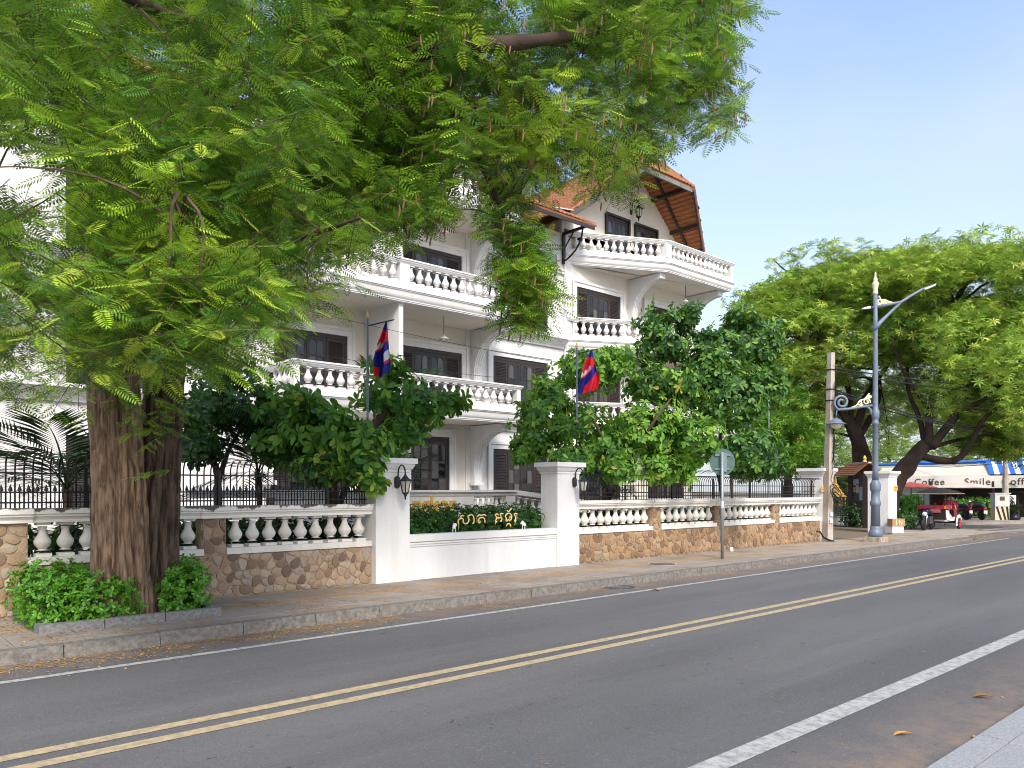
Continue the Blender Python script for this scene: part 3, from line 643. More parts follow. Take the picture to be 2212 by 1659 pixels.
for k, c in enumerate((CL, CRW)):
    rt = hb(MB().beam((c, 20.75, ZR0+.03), (c, 30, ZR0+.03), .26, .12), 'roof', TILE)
    RX = lambda d, y: (c+d, y, rz(d))
    right = [RX(0, 20.8), RX(1.7, 19.5), RX(4.1, 20.6), RX(4.75, 21.1), RX(4.75, 29), RX(0, 29)]
    left = [RX(0, 20.8), RX(-1.7, 19.5), RX(-3.9, 21.5), RX(-4.6, 22.4), RX(-4.6, 29), RX(0, 29)]
    roof_face(right, (0, 1, 0), rt); roof_face(left, (0, 1, 0), rt)
    roof_face([RX(0, 20.8), RX(1.7, 19.5), RX(-1.7, 19.5)], (1, 0, 0), rt)
    # verge tiles, eave board, rafters, soffit battens
    for a, b in ((RX(1.7, 19.5), RX(4.1, 20.6)), (RX(4.1, 20.6), RX(4.75, 21.1)), (RX(-1.7, 19.5), RX(-3.9, 21.5)), (RX(0, 20.8), RX(1.7, 19.5)), (RX(0, 20.8), RX(-1.7, 19.5))):
        A, B = Vector(a), Vector(b); nn = max(1, int((B-A).length/.3))
        for i in range(nn): MB().tube([A+(B-A)*(i/nn)+Vector((0,0,.05)), A+(B-A)*((i+1.06)/nn)+Vector((0,0,.03))], [.075, .09], 8).build('verge_tile', TILE, rt)
        MB().beam(A-Vector((0,0,.14)), B-Vector((0,0,.14)), .07, .2).build('barge_board', WOOD, rt)
    MB().beam(Vector(RX(-1.7, 19.5))-Vector((0,-.05,.12)), Vector(RX(1.7, 19.5))-Vector((0,-.05,.12)), .08, .18).build('eave_board', M('weathered_board', (.22,.21,.19), .8, (.12,.11,.10), 4), rt)
    def yv(d):      # front edge of the right slope
        return 20.8-1.3*d/1.7 if d < 1.7 else (19.5+1.1*(d-1.7)/2.4 if d < 4.1 else 20.6+.5*(d-4.1)/.65)
    d = .25
    while d < 4.7:
        a, b = RX(d, yv(d)+.1), RX(d, W); off = Vector((0, 0, -.11)); MB().beam(Vector(a)+off, Vector(b)+off, .1, .035).build('soffit_batten', SOFF, rt); d += .16
    for d in (1.5, 2.9, 3.9): MB().beam(Vector(RX(d, yv(d)))+Vector((0,0,-.2)), Vector(RX(d, W+.05))+Vector((0,0,-.2)), .11, .14).build('purlin', WOOD, rt)
    MB().beam(Vector(RX(.25, 20.75))+Vector((0,0,-.16)), Vector(RX(4.6, 21.3))+Vector((0,0,-.16)), .11, .1).build('rafter', WOOD, rt)
    for d in (-1.9, -3.2): MB().beam(Vector(RX(d, 19.7-(1.7+d)*.9))+Vector((0,0,-.2)), Vector(RX(d, W))+Vector((0,0,-.2)), .12, .16).build('purlin', WOOD, rt)
    MB().tube([(c-.02, 20.75, ZR0), (c-.02, 20.75, ZR0+.35)], .03, 6).lathe([(.03,0),(.06,.06),(.02,.16)], 8, (c-.02, 20.75, ZR0+.3)).build('finial', TILE, rt)
# lower front slope over the middle bay and the left end
for x0, x1 in ((17.2, 22.75), (-8, 9.2)):
    rt = hb(MB().beam((x0, 25.6, 15.0), (x1, 25.6, 15.0), .26, .12), 'roof', TILE)
    zf = lambda y: 12.05+(y-20.2)*.545
    roof_face([(x0, 20.2, zf(20.2)), (x1, 20.2, zf(20.2)), (x1, 25.6, zf(25.6)), (x0, 25.6, zf(25.6))], (1, 0, 0), rt)
    MB().ext([(x0, 25.6, zf(25.6)), (x1, 25.6, zf(25.6)), (x1, 31, zf(20.2)), (x0, 31, zf(20.2))], (0, 0, -.1)).build('rear_slope', TILE, rt)
    MB().box(x0+.1, x1-.1, 20.22, 20.28, 11.86, 11.99).build('eave_board', WOOD, rt)
    for x in np.arange(x0+.3, x1, .55): MB().beam((x, 20.3, 11.95), (x, W+.05, 12.05+1.4*.545-.12), .08, .12).build('rafter', WOOD, rt)
# valley flashing and eave bracket
hb(MB().beam((22.1, 21.0, 12.72), (23.5, 23.4, 13.85), .28, .02), 'valley_flashing', M('pale_flashing', (.6, .62, .63), .5))
for x in (22.28, 17.85):
    mb = MB(); y0 = W-.02
    mb.beam((x, y0, 10.75), (x, y0, 12.0), .09, .09); mb.beam((x, y0, 11.95), (x, 20.3, 11.95), .09, .1); q = [(x, y0-.05, 10.85)]
    for k in range(7): a = R(90)*k/6; q.append((x, y0-1.05*math.sin(a)**1.3, 10.85+1.05*(1-math.cos(a))))
    mb.tube(q, .04, 6); mb.tube([(x, y0-.1, 11.4), (x, y0-.55, 11.9)], .03, 6); hb(mb, 'eave_bracket', IRON)
# tiles: the largest-looking 290 individually, the rest in one mesh per roof
TILES.sort(key=lambda t: (t[1].translation-CAMP).length + (0 if t[0].name and t[1].translation.x > 17 else 60))
allv = {}
base = [Vector(p) for p in tl.v]
for i, (par, m) in enumerate(TILES):
    if i < 290: link('roof_tile', TME, par, mat4=m)
    else: allv.setdefault(par.name, MB()).add([m @ p for p in base], tl.f)
for nme, mb in allv.items(): mb.build('roof_tiles', TILE, bpy.data.objects[nme], smooth='all', kind='stuff')

# ground floor terrace in front of the building
tr = thing('terrace', 'white raised terrace with balustrade and gold lettering behind the planter', 'terrace', (13, 17, 0))
MB().box(6.0, 15.5, 17.0, W, 0, .88).build('platform', WHITE, tr)
TB = baluster_mesh(.52, .9, 'baluster', WHITE, 8)
MB().box(8.0, 13.9, 17.0, 17.2, .88, 1.5).build('parapet', WHITE, tr)
MB().sweep([(6.0, 17.0), (15.5, 17.0)], [(.08,1.68),(.08,1.62),(.04,1.6),(.02,1.52),(0,1.5),(-.2,1.5),(-.24,1.6),(-.24,1.68)]).build('handrail', WHITE, tr)
for i in range(6): link('baluster', TB, tr, (14.03+.2*i, 17.1, .975))
MB().box(13.9, 15.12, 17.0, 17.2, .88, .972).build('plinth', WHITE, tr); MB().box(15.12, 15.5, 17.0, 17.2, .88, 1.5).build('post', WHITE, tr)
MB().ext([(15.5,16.98,1.68),(20.5,16.98,1.15),(20.5,16.98,1.02),(15.5,16.98,1.54)], (0,.24,0)).build('ramp_rail', WHITE, tr)
MB().ext([(15.5,17.0,.95),(20.5,17.0,.42),(20.5,17.0,0),(15.5,17.0,0)], (0,.2,0)).build('ramp_wall', WHITE, tr)
for i in range(16): link('baluster', TB, tr, (15.7+.3*i, 17.1, .97-.106*(.2+.3*i)))
tc = bpy.data.curves.new('lettering', 'FONT'); tc.body = 'Angkor'; tc.size = .62; tc.extrude = .02; tc.offset = .012
to = bpy.data.objects.new('tmp', tc); COL.objects.link(to)
bpy.context.view_layer.update(); me = bpy.data.meshes.new_from_object(to.evaluated_get(bpy.context.evaluated_depsgraph_get())); bpy.data.objects.remove(to)
me.materials.clear(); me.materials.append(GOLD)
lo = link('lettering', me, tr); lo.location = Vector((11.35, 16.97, 1.10))-ORG[tr.name]; lo.rotation_euler = (R(90), 0, 0)
t2 = thing('terrace', 'white low balustrade seen through the right iron railing', 'balustrade', (24, 17.4, 0))
MB().box(20.6, 30.5, 17.4, 17.6, 0, .7).build('plinth', WHITE, t2)
for i in range(30): link('baluster', TB, t2, (20.8+.33*i, 17.5, .7))
MB().sweep([(20.6, 17.4), (30.5, 17.4)], [(.06,1.36),(.06,1.28),(0,1.22),(-.2,1.22),(-.26,1.28),(-.26,1.36)]).build('handrail', WHITE, t2)
t3 = thing('terrace', 'white low garden wall seen through the left iron railing', 'balustrade', (5, 17.6, 0))
MB().box(-1, 5.9, 17.6, 17.8, 0, .8).build('wall', WHITE, t3); MB().sweep([(-1, 17.6), (5.9, 17.6)], [(.06,.95),(.06,.88),(0,.8),(-.2,.8),(-.26,.88),(-.26,.95)]).build('coping', WHITE, t3)
# pendant lamps under the balconies and the gable lantern
def pendant(x, y, zc, L, label):
    t = thing('pendant_lamp', label, 'lamp', (x, y, zc), 'pendant lamps under the balconies')
    MB().tube([(x,y,zc),(x,y,zc-L)], .012, 6).build('rod', IRON, t); MB().lathe([(.02,0),(.04,-.05),(.16,-.14),(.17,-.155)], 14, (x,y,zc-L+.02)).build('shade', CREAM, t, smooth='all')
    MB().lathe([(.02,-.05),(.045,-.1),(.045,-.14),(.015,-.19)], 10, (x,y,zc-L)).build('bulb', M('opal_glass', (.8,.8,.78), .3), t, smooth='all')
pendant(15.4, 20.4, 7.42, .62, 'pendant lamp under the middle balcony, above the first floor window behind the flag')
pendant(15.4, 20.4, 10.84, .55, 'pendant lamp under the highest left balcony, half behind tree leaves')
pendant(28.9, 20.4, 10.84, .62, 'pendant lamp under the right gable balcony')
def lantern(x, y, z, s, label, side=1):
    t = thing('wall_lantern', label, 'lantern', (x, y, z)); F = lambda p: (x+p[0]*s, y+p[1]*s, z+p[2]*s)
    MB().lathe([(.02,-.11),(.055,-.08),(.06,0),(.055,.08),(.02,.11)], 10, F((0,-.0,0)), 'z').build('back_plate', IRON, t)
    q = [F((0,-.03,.02))]
    for k in range(10): a = R(200)*k/9; q.append(F((0, -.13+.10*math.cos(a), .14+.13*math.sin(a))))
    MB().tube(q+[F((0,-.23,.12))], .012*s, 6).build('arm', IRON, t, smooth='all')
    c = F((0,-.23,0)); mb = MB(); mb.lathe([(.012*s,.14*s),(.02*s,.11*s),(.05*s,.07*s),(.10*s,.03*s),(.105*s,.015*s)], 6, c); mb.build('roof', IRON, t)
    MB().lathe([(.085*s,.012*s),(.05*s,-.16*s)], 6, c).build('glass', M('lantern_glass', (.5,.49,.44), .15, (.3,.29,.26), 30), t)
    mb = MB()
    for k in range(6):
        a = 2*math.pi*k/6; mb.tube([(c[0]+.088*s*math.cos(a), c[1]+.088*s*math.sin(a), c[2]+.012*s), (c[0]+.052*s*math.cos(a), c[1]+.052*s*math.sin(a), c[2]-.16*s)], .008*s, 4)
    mb.lathe([(.056*s,-.16*s),(.06*s,-.175*s),(.03*s,-.2*s),(.012*s,-.24*s),(.02*s,-.25*s),(.004*s,-.28*s)], 6, c); mb.build('cage', IRON, t)
lantern(7.90, 11.88, 1.83, 1.15, 'black wall lantern on the left white pillar, partly behind leaves')
lantern(12.62, 11.88, 1.86, 1.15, 'black wall lantern on the right white pillar')
lantern(26.55, W-.02, 13.85, 1.8, 'black wall lantern on the gable between the two attic windows')
# ------------------------------------------------------------------ vegetation
rng = np.random.default_rng(11)
def big_mesh(name, V, F, tint, mats, smooth=False, fmat=None):
    "V (n,3), F (m,4) quads, tint per vertex"
    me = bpy.data.meshes.new(name); m = len(F)
    me.vertices.add(len(V)); me.vertices.foreach_set('co', np.ascontiguousarray(V, dtype=np.float32).ravel())
    me.loops.add(m*4); me.loops.foreach_set('vertex_index', np.ascontiguousarray(F, dtype=np.int32).ravel())
    me.polygons.add(m); me.polygons.foreach_set('loop_start', np.arange(0, m*4, 4, dtype=np.int32)); me.polygons.foreach_set('loop_total', np.full(m, 4, dtype=np.int32))
    for k in mats: me.materials.append(k)
    if fmat is not None: me.polygons.foreach_set('material_index', np.ascontiguousarray(fmat, dtype=np.int32))
    if smooth: me.polygons.foreach_set('use_smooth', np.ones(m, dtype=bool))
    if tint is not None:
        a = me.attributes.new('tint', 'FLOAT', 'POINT'); a.data.foreach_set('value', np.ascontiguousarray(tint, dtype=np.float32))
    me.update(calc_edges=True); return me
def norm(a): return a/np.maximum(1e-9, np.linalg.norm(a, axis=-1, keepdims=True))
def frames(X, up):
    X = norm(X); Y = norm(np.cross(up, X)); Z = np.cross(X, Y); return X, Y, Z
def instance(T, O, X, Y, Z, S):
    "template verts T (k,3) at n places -> (n*k,3)"
    S = S[:, None, None]
    return (O[:, None, :] + S*(T[None, :, 0:1]*X[:, None, :] + T[None, :, 1:2]*Y[:, None, :] + T[None, :, 2:3]*Z[:, None, :])).reshape(-1, 3)
def inst_faces(F, k, n): return (F[None, :, :] + (np.arange(n)*k)[:, None, None]).reshape(-1, 4)
def tpl(quads):
    V = []; F = []
    for q in quads: F.append([len(V)+i for i in range(4)]); V += q
    return np.array(V, float), np.array(F, int)
def pinnate(pairs, lw, ll, droop=.10, swp=.25):
    Q = [[(0,-.008,0),(1,-.004,-droop),(1,.004,-droop),(0,.008,0)]]
    for i in range(pairs):
        t = .12+.86*(i+.5)/pairs; z = -droop*t*t; g = ll*(.75+.5*math.sin(math.pi*min(1, t*1.05)))*.8
        for s in (-1, 1):
            a = math.radians(74-swp*90*t*.6); dx, dy = math.cos(a)*g, math.sin(a)*g*s; nx, ny = -dy/g*lw/2*s, dx/g*lw/2*s
            zz = z-.045*random.uniform(.4, 1.3)
            Q.append([(t, .006*s, z), (t+dx*.5+nx, dy*.5+ny, z+(zz-z)*.35), (t+dx, dy, zz), (t+dx*.5-nx, dy*.5-ny, z+(zz-z)*.35)])
    # end leaflets
    for s in (-1, 1): Q.append([(1,0,-droop),(1.08,.03*s+.02,-droop-.01),(1.2,.07*s,-droop-.03),(1.09,.03*s-.02,-droop-.01)])
    return tpl(Q)
def obovate(lw, fold=.06, n=3):
    "one broad leaf along +x, folded on the midrib"
    st = [(0,.0),(.12,.10),(.38,.36),(.66,.5),(.86,.40),(1.0,.05)]; Q = []
    for (t0, w0), (t1, w1) in zip(st, st[1:]):
        z0, z1 = -.22*t0*t0, -.22*t1*t1
        for s in (-1, 1): Q.append([(t0,0,z0),(t1,0,z1),(t1,s*w1*lw,z1+fold*w1*2),(t0,s*w0*lw,z0+fold*w0*2)])
    return tpl(Q)
def poly_sample(poly, n):
    x0, y0 = np.min(poly, 0); x1, y1 = np.max(poly, 0); out = np.zeros((0, 2)); P = np.array(poly, float)
    while len(out) < n:
        q = rng.uniform((x0, y0), (x1, y1), (n*2+20, 2)); ins = np.zeros(len(q), bool)
        for i in range(len(P)):
            a, b = P[i], P[i-1]; c = (a[1] > q[:, 1]) != (b[1] > q[:, 1])
            with np.errstate(divide='ignore', invalid='ignore'): ins ^= c & (q[:, 0] < (b[0]-a[0])*(q[:, 1]-a[1])/(b[1]-a[1])+a[0])
        out = np.vstack([out, q[ins]])
    return out[:n]
def wpn(xy, d):
    k = (xy[:, 0]-CX)/FPX; F3 = np.array(FW); R3 = np.array(RT)
    p = F3[None]*d[:, None]+R3[None]*(d*k)[:, None]; p[:, 2] = EYE+d*(HZ-xy[:, 1])/FPX; return p
def clumpy(pts, s, cut, seed=0.):
    "noise value per point, used to leave gaps between clumps"
    return np.array([noise.noise(Vector((p[0]*s+seed, p[1]*s, p[2]*s))) for p in pts]) > cut

LTAM = leafM('tamarind_leaf', [(0,(.016,.05,.012)),(.28,(.06,.16,.02)),(.5,(.17,.34,.028)),(.76,(.33,.52,.04)),(1,(.50,.60,.06))], (.30,.50,.05), .22)
LBRD = leafM('broad_leaf', [(0,(.024,.078,.018)),(.35,(.045,.14,.026)),(.62,(.10,.23,.032)),(.86,(.19,.37,.045)),(.97,(.28,.43,.055)),(1,(.38,.26,.06))], (.26,.5,.03), .3, .5, .28)
LDRK = leafM('dark_leaf', [(0,(.012,.045,.013)),(.6,(.022,.075,.018)),(1,(.045,.12,.022))], (.12,.3,.03), .25, .35, .45)
LRAIN = leafM('rain_tree_leaf', [(0,(.07,.17,.03)),(.4,(.19,.36,.045)),(.75,(.36,.53,.065)),(1,(.58,.62,.14))], (.46,.56,.09), .26)
LBACK = leafM('background_leaf', [(0,(.07,.14,.02)),(.6,(.14,.24,.03)),(1,(.26,.36,.05))], (.42,.54,.09), .5)
LHDG = leafM('hedge_leaf', [(0,(.04,.14,.014)),(.5,(.08,.25,.02)),(1,(.16,.38,.03))], (.3,.62,.03), .32, .35, .45)
LHDK = leafM('planter_hedge_leaf', [(0,(.016,.06,.014)),(.6,(.03,.10,.02)),(1,(.07,.18,.025))], (.18,.4,.03), .3)
LPALM = leafM('palm_leaf', [(0,(.010,.028,.012)),(1,(.022,.055,.018))], (.1,.2,.03), .12, .5, .2)
LDRK2 = leafM('deep_green_leaf', [(0,(.016,.055,.016)),(.5,(.034,.105,.022)),(.85,(.08,.19,.03)),(1,(.17,.31,.04))], (.2,.42,.03), .26, .45, .35)
POD = M('dry_seed_pod', (.23,.13,.075), .7, objr=[(.26,.15,.09), (.17,.085,.05), (.10,.055,.035)])
TWIG = M('twig_bark', (.11,.075,.05), .9, (.06,.04,.03), 20)

# ---- the big street tree
big = thing('street_tree', 'huge feathery-leaved street tree with fluted brown trunk beside the road', 'tree', (3.17, 10.95, 0))
def fluted(cx, cy, r0, h, lean, seed, flare=.5, ns=110, nr=90, top=.75):
    vs = []; fs = []
    for j in range(nr+1):
        t = j/nr; z = h*t-.1; x0 = cx+lean[0]*t; y0 = cy+lean[1]*t
        R0 = r0*(1-(1-top)*t+flare*math.exp(-t*9))
        for k in range(ns):
            a = 2*math.pi*k/ns; ph = noise.noise(Vector((math.cos(a)*1.3+seed, math.sin(a)*1.3, z*.32)))*2.4
            fl = .095*math.sin(a*5+ph*2+seed)+.085*math.sin(a*9-ph*3+z*.5)+.045*math.sin(a*17+ph*7)
            rg = abs(noise.noise(Vector((math.cos(a)*2.6+seed, math.sin(a)*2.6, z*.55))))
            gr = -.24*math.exp(-(rg/.05)**2)                         # deep clefts
            kn = .05*noise.noise(Vector((math.cos(a)*5, math.sin(a)*5+seed, z*3.2)))+.045*noise.noise(Vector((math.cos(a)*12, math.sin(a)*12+seed, z*4)))
            rr = R0*(1+fl+gr+kn); vs.append((x0+rr*math.cos(a), y0+rr*math.sin(a), z))
    for j in range(nr):
        for k in range(ns): k2 = (k+1) % ns; fs.append((j*ns+k, j*ns+k2, (j+1)*ns+k2, (j+1)*ns+k))
    return MB().add(vs, fs)
fluted(2.97, 10.86, .335, 4.2, (-.12, .0), 1.3, .10).build('trunk', LITBARK, big, smooth='all')
fluted(3.35, 11.0, .285, 4.6, (.32, .10), 6.1, .16).build('trunk', SHADEBARK, big, smooth='all', label='right half of the split trunk, coloured darker for shade')
def limb(par, pts, r0, r1, mat, n=10, name='branch', wob=.08):
    P = [Vector(p) for p in pts]; out = []; rad = []
    m = len(P)
    for i in range(m-1):
        for k in range(5):
            t = k/5; a = P[max(i-1,0)]; b = P[i]; c = P[i+1]; d = P[min(i+2,m-1)]
            q = .5*((2*b)+(c-a)*t+(2*a-5*b+4*c-d)*t*t+(3*b-a-3*c+d)*t**3); s = (i+t)/(m-1)
            out.append(q+Vector((random.uniform(-1,1), random.uniform(-1,1), random.uniform(-1,1)))*wob*(r0*(1-s)+r1*s)); rad.append((r0*(1-s)+r1*s)*random.uniform(.9,1.1))
    out.append(P[-1]); rad.append(r1)
    MB().tube(out, rad, n).build(name, mat, par, smooth='all'); return out
T0 = Vector((2.83, 10.85, 3.9)); T1 = Vector((3.68, 11.08, 4.3))
LIMBS = []
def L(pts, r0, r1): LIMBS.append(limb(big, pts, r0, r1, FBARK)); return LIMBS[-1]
L([T1, wp(470, 560, 11.2), wp(640, 330, 11.3), wp(800, 190, 10.6), wp(880, 135, 10.1), wp(1000, 100, 9.7), wp(1160, 88, 9.8), wp(1330, 60, 10.6)], .27, .05)
L([wp(800, 190, 10.6), wp(815, 165, 10.5), wp(925, 30, 10), wp(1060, -60, 10), wp(1250, -160, 11.5)], .16, .06)
L([wp(870, 140, 10.1), wp(985, 250, 10.6), wp(1045, 370, 11), wp(1090, 470, 11), wp(1120, 580, 11), wp(1130, 660, 11)], .055, .010)
L([wp(640, 330, 11.3), wp(660, 120, 11.8), wp(720, -100, 12), wp(860, -300, 12.5)], .2, .06)
L([T1, wp(420, 640, 10.5), wp(440, 380, 10.6), wp(470, 100, 10.6), wp(520, -200, 10.6)], .30, .10)
L([T0, wp(250, 600, 9.8), wp(200, 420, 9.4), wp(120, 150, 9.2), wp(40, -150, 9.2)], .30, .1)
L([T0, wp(235, 690, 9.2), wp(140, 655, 8.6), wp(40, 610, 8.2), wp(-60, 500, 8)], .20, .08)
L([wp(40, 610, 8.2), wp(0, 520, 8.0), wp(-60, 470, 7.8)], .11, .06)
L([wp(420, 640, 10.5), wp(520, 560, 9.0), wp(640, 520, 7.8), wp(780, 470, 7.0)], .06, .012)
L([wp(240, 640, 9.6), wp(330, 560, 7.8), wp(385, 490, 6.6), wp(400, 420, 6.0)], .05, .012)
L([wp(470, 100, 10.6), wp(430, 60, 8.8), wp(330, 20, 7.5), wp(200, -40, 7)], .1, .03)
L([wp(720, 250, 11.2), wp(640, 420, 10.2), wp(600, 560, 9.6)], .06, .015)
L([wp(1160, 88, 9.8), wp(1300, 110, 12), wp(1450, 160, 12.6), wp(1540, 230, 12.8)], .05, .012)
L([wp(1000, 100, 9.7), wp(1130, 200, 11.4), wp(1240, 300, 11.8), wp(1330, 380, 12)], .05, .012)
L([wp(1250, -160, 11.5), wp(1400, -60, 12.2), wp(1530, 20, 12.6), wp(1590, 60, 12.8)], .06, .012)
# crown: (silhouette region in survey points, nearest and farthest distance, number of sprays, leaf size)
REG = [
 ([(-120,-120),(700,-120),(720,120),(700,330),(480,400),(330,330),(250,300),(60,320),(-120,300)], 6.5, 11.5, 640, 1.0),
 ([(60,310),(250,280),(620,300),(630,520),(540,620),(300,640),(180,520),(150,380)], 6.0, 10.8, 340, 1.0),
 ([(-100,420),(110,430),(60,520),(230,560),(300,760),(130,770),(-100,740)], 5.6, 8.8, 105, .95),
 ([(200,560),(560,560),(620,640),(500,760),(400,770),(230,740)], 5.8, 9.0, 170, .95),
 ([(560,420),(740,420),(800,500),(700,640),(620,690),(520,690)], 7.0, 10.0, 68, .95),
 ([(640,-120),(1020,-120),(1020,180),(960,420),(880,500),(760,520),(640,470)], 9.0, 13.0, 560, 1.0),
 ([(980,-120),(1420,-120),(1420,120),(1380,270),(1180,340),(1050,330),(1000,200)], 9.8, 12.8, 400, .95),
 ([(1000,280),(1190,300),(1330,280),(1400,310),(1340,370),(1180,410),(1130,450),(1060,400)], 10.2, 12.4, 130, .9),
 ([(1380,-120),(1590,-120),(1600,20),(1555,40),(1575,140),(1595,200),(1560,300),(1480,290),(1440,330),(1360,330),(1380,150)], 11.0, 13.5, 185, 1.0),
 ([(1030,390),(1110,400),(1160,530),(1180,640),(1140,720),(1100,700),(1080,560),(1050,470)], 10.5, 11.5, 118, .9),
 ([(960,320),(1060,330),(1120,430),(1130,470),(1040,450)], 10.2, 11.8, 62, .9),
 ([(760,250),(1010,250),(1000,390),(900,440),(780,450)], 9.5, 12.2, 150, .95),
 ([(1250,370),(1380,350),(1350,425),(1300,430)], 11.4, 12.2, 12, .85),
 ([(830,440),(960,410),(960,490),(880,500)], 9.5, 11, 16, .9),
 ([(210,770),(395,770),(390,900),(330,1040),(220,830)], 9.3, 9.75, 16, .62),
 ([(-80,760),(120,740),(180,860),(40,900),(-80,860)], 7.5, 9.5, 16, .8),
]
O_, X_, U_, S_ = [], [], [], []; TW = MB(); pods = []
gapc = Vector((0,0,0))
for poly, d0, d1, n, ls in REG:
    n = int(n*(1.55 if n > 100 else 1.25))
    xy = poly_sample(poly, n); d = rng.uniform(d0, d1, n); P = wpn(xy, d); keep = clumpy(P, .75, -.24, 3.1)
    for p, k, qx in zip(P, keep, xy):
        if not k or (65 < qx[0] < 150 and 315 < qx[1] < 500 and rng.uniform() < .75) or (130 < qx[0] < 230 and 330 < qx[1] < 450 and rng.uniform() < .4): continue
        a = rng.uniform(0, 2*math.pi); L_ = rng.uniform(.5, .95)*ls; dr = Vector((math.cos(a), math.sin(a), rng.uniform(-.75, -.05))).normalized()
        p = Vector(p); q = [p-dr*L_*.5+Vector((0,0,-.10*L_*(t*t)))+dr*L_*t for t in (0, .33, .66, 1)]
        TW.tube(q, [.005, .004, .003, .002], 3, False)
        nl = 11
        for i in range(nl):
            t = (i+.6)/nl; b = q[min(2, int(t*3))].lerp(q[min(3, int(t*3)+1)], t*3-int(t*3)); sd = Vector((-dr.y, dr.x, 0)).normalized()*(1 if i % 2 else -1)
            ax = (sd*rng.uniform(.6, 1.1)+dr*rng.uniform(.3, .9)+Vector((0,0,rng.uniform(-.38, .15)))).normalized()
            if i == nl-1: ax = dr
            O_.append(b); X_.append(ax); U_.append((rng.normal(0, .42), rng.normal(0, .42), 1)); S_.append(rng.uniform(.18, .30)*ls)
        if p.x > 5 and (xy[0][0] > 600) and rng.uniform() < .5:
            for _ in range(rng.integers(1, 3)): pods.append(p+Vector((rng.normal(0, .14), rng.normal(0, .14), rng.uniform(-.2, .05))))
O_ = np.array([tuple(v) for v in O_]); X_ = np.array([tuple(v) for v in X_]); U_ = np.array(U_); S_ = np.array(S_)
X, Y, Z = frames(X_, U_)
TV, TF = pinnate(9, .062, .29); TV2, TF2 = pinnate(6, .095, .34)
depth = np.linalg.norm(O_-np.array([0, 0, EYE]), axis=1); order = np.argsort(depth); near, rest = order[:290], order[290:]
ra, rb_ = rest[depth[rest] < 9.4], rest[depth[rest] >= 9.4]; rest = np.concatenate([ra, rb_])
Va = instance(TV, O_[ra], X[ra], Y[ra], Z[ra], S_[ra]); Vb = instance(TV2, O_[rb_], X[rb_], Y[rb_], Z[rb_], S_[rb_]*1.05); V = np.vstack([Va, Vb]); F = np.vstack([inst_faces(TF, len(TV), len(ra)), inst_faces(TF2, len(TV2), len(rb_))+len(Va)])
# the tint varies from clump to clump (young and old foliage) and from leaf to leaf
cl = np.array([noise.noise(Vector(p)*.55) for p in O_]); tint = np.clip(.58+.8*cl+rng.normal(0, .22, len(O_)), .01, .99)
bo = ORG[big.name]
cr = link('crown', big_mesh('crown', V-np.array(bo), F, np.concatenate([np.repeat(tint[ra], len(TV)), np.repeat(tint[rb_], len(TV2))]), [LTAM]), big); cr['kind'] = 'stuff'
lm = big_mesh('leaf', TV, TF, None, [LTAM])
for i in near:
    m = Matrix((X[i]*S_[i], Y[i]*S_[i], Z[i]*S_[i])).transposed().to_4x4(); m.translation = Vector(O_[i]); link('leaf', lm, big, mat4=m)
lpts = [p for l_ in LIMBS for p in l_[4:]]
for i in rng.choice(len(O_), 200, replace=False):
    e = Vector(O_[i]); s0 = min(lpts, key=lambda q: (q-e).length); dd = e-s0
    if .4 < dd.length < 4.5:
        q = [s0.lerp(e, f)+Vector((math.sin(i+f*5)*.06, math.cos(i*1.7+f*4)*.06, dd.length*.22*f*(1-f)*2)) for f in np.linspace(0, 1, 7)]
        TW.tube(q, list(np.linspace(.012+.005*dd.length, .004, 7)), 4, False)
o = TW.build('twigs', TWIG, big); o['kind'] = 'stuff'
pm = MB().tube([(0,0,0),(.004,0,-.03),(.01,.004,-.07),(.006,.006,-.11),(-.004,.004,-.15),(-.01,0,-.17)], [.003,.009,.013,.012,.011,.003], 5).mesh('seed_pod', POD, smooth='all')
random.shuffle(pods)
for p in pods[:295]: link('seed_pod', pm, big, p, (random.uniform(-.4,.4), random.uniform(-.4,.4), random.uniform(0,6.3)))
rest_p = MB(); src = MB().tube([(0,0,0),(.008,0,-.06),(.0,.004,-.12),(-.01,0,-.17)], [.003,.013,.012,.003], 4)
for p in pods[295:]: rest_p.add([Vector(v)+p for v in src.v], src.f)
if rest_p.v: rest_p.build('seed_pods', POD, big, kind='stuff')

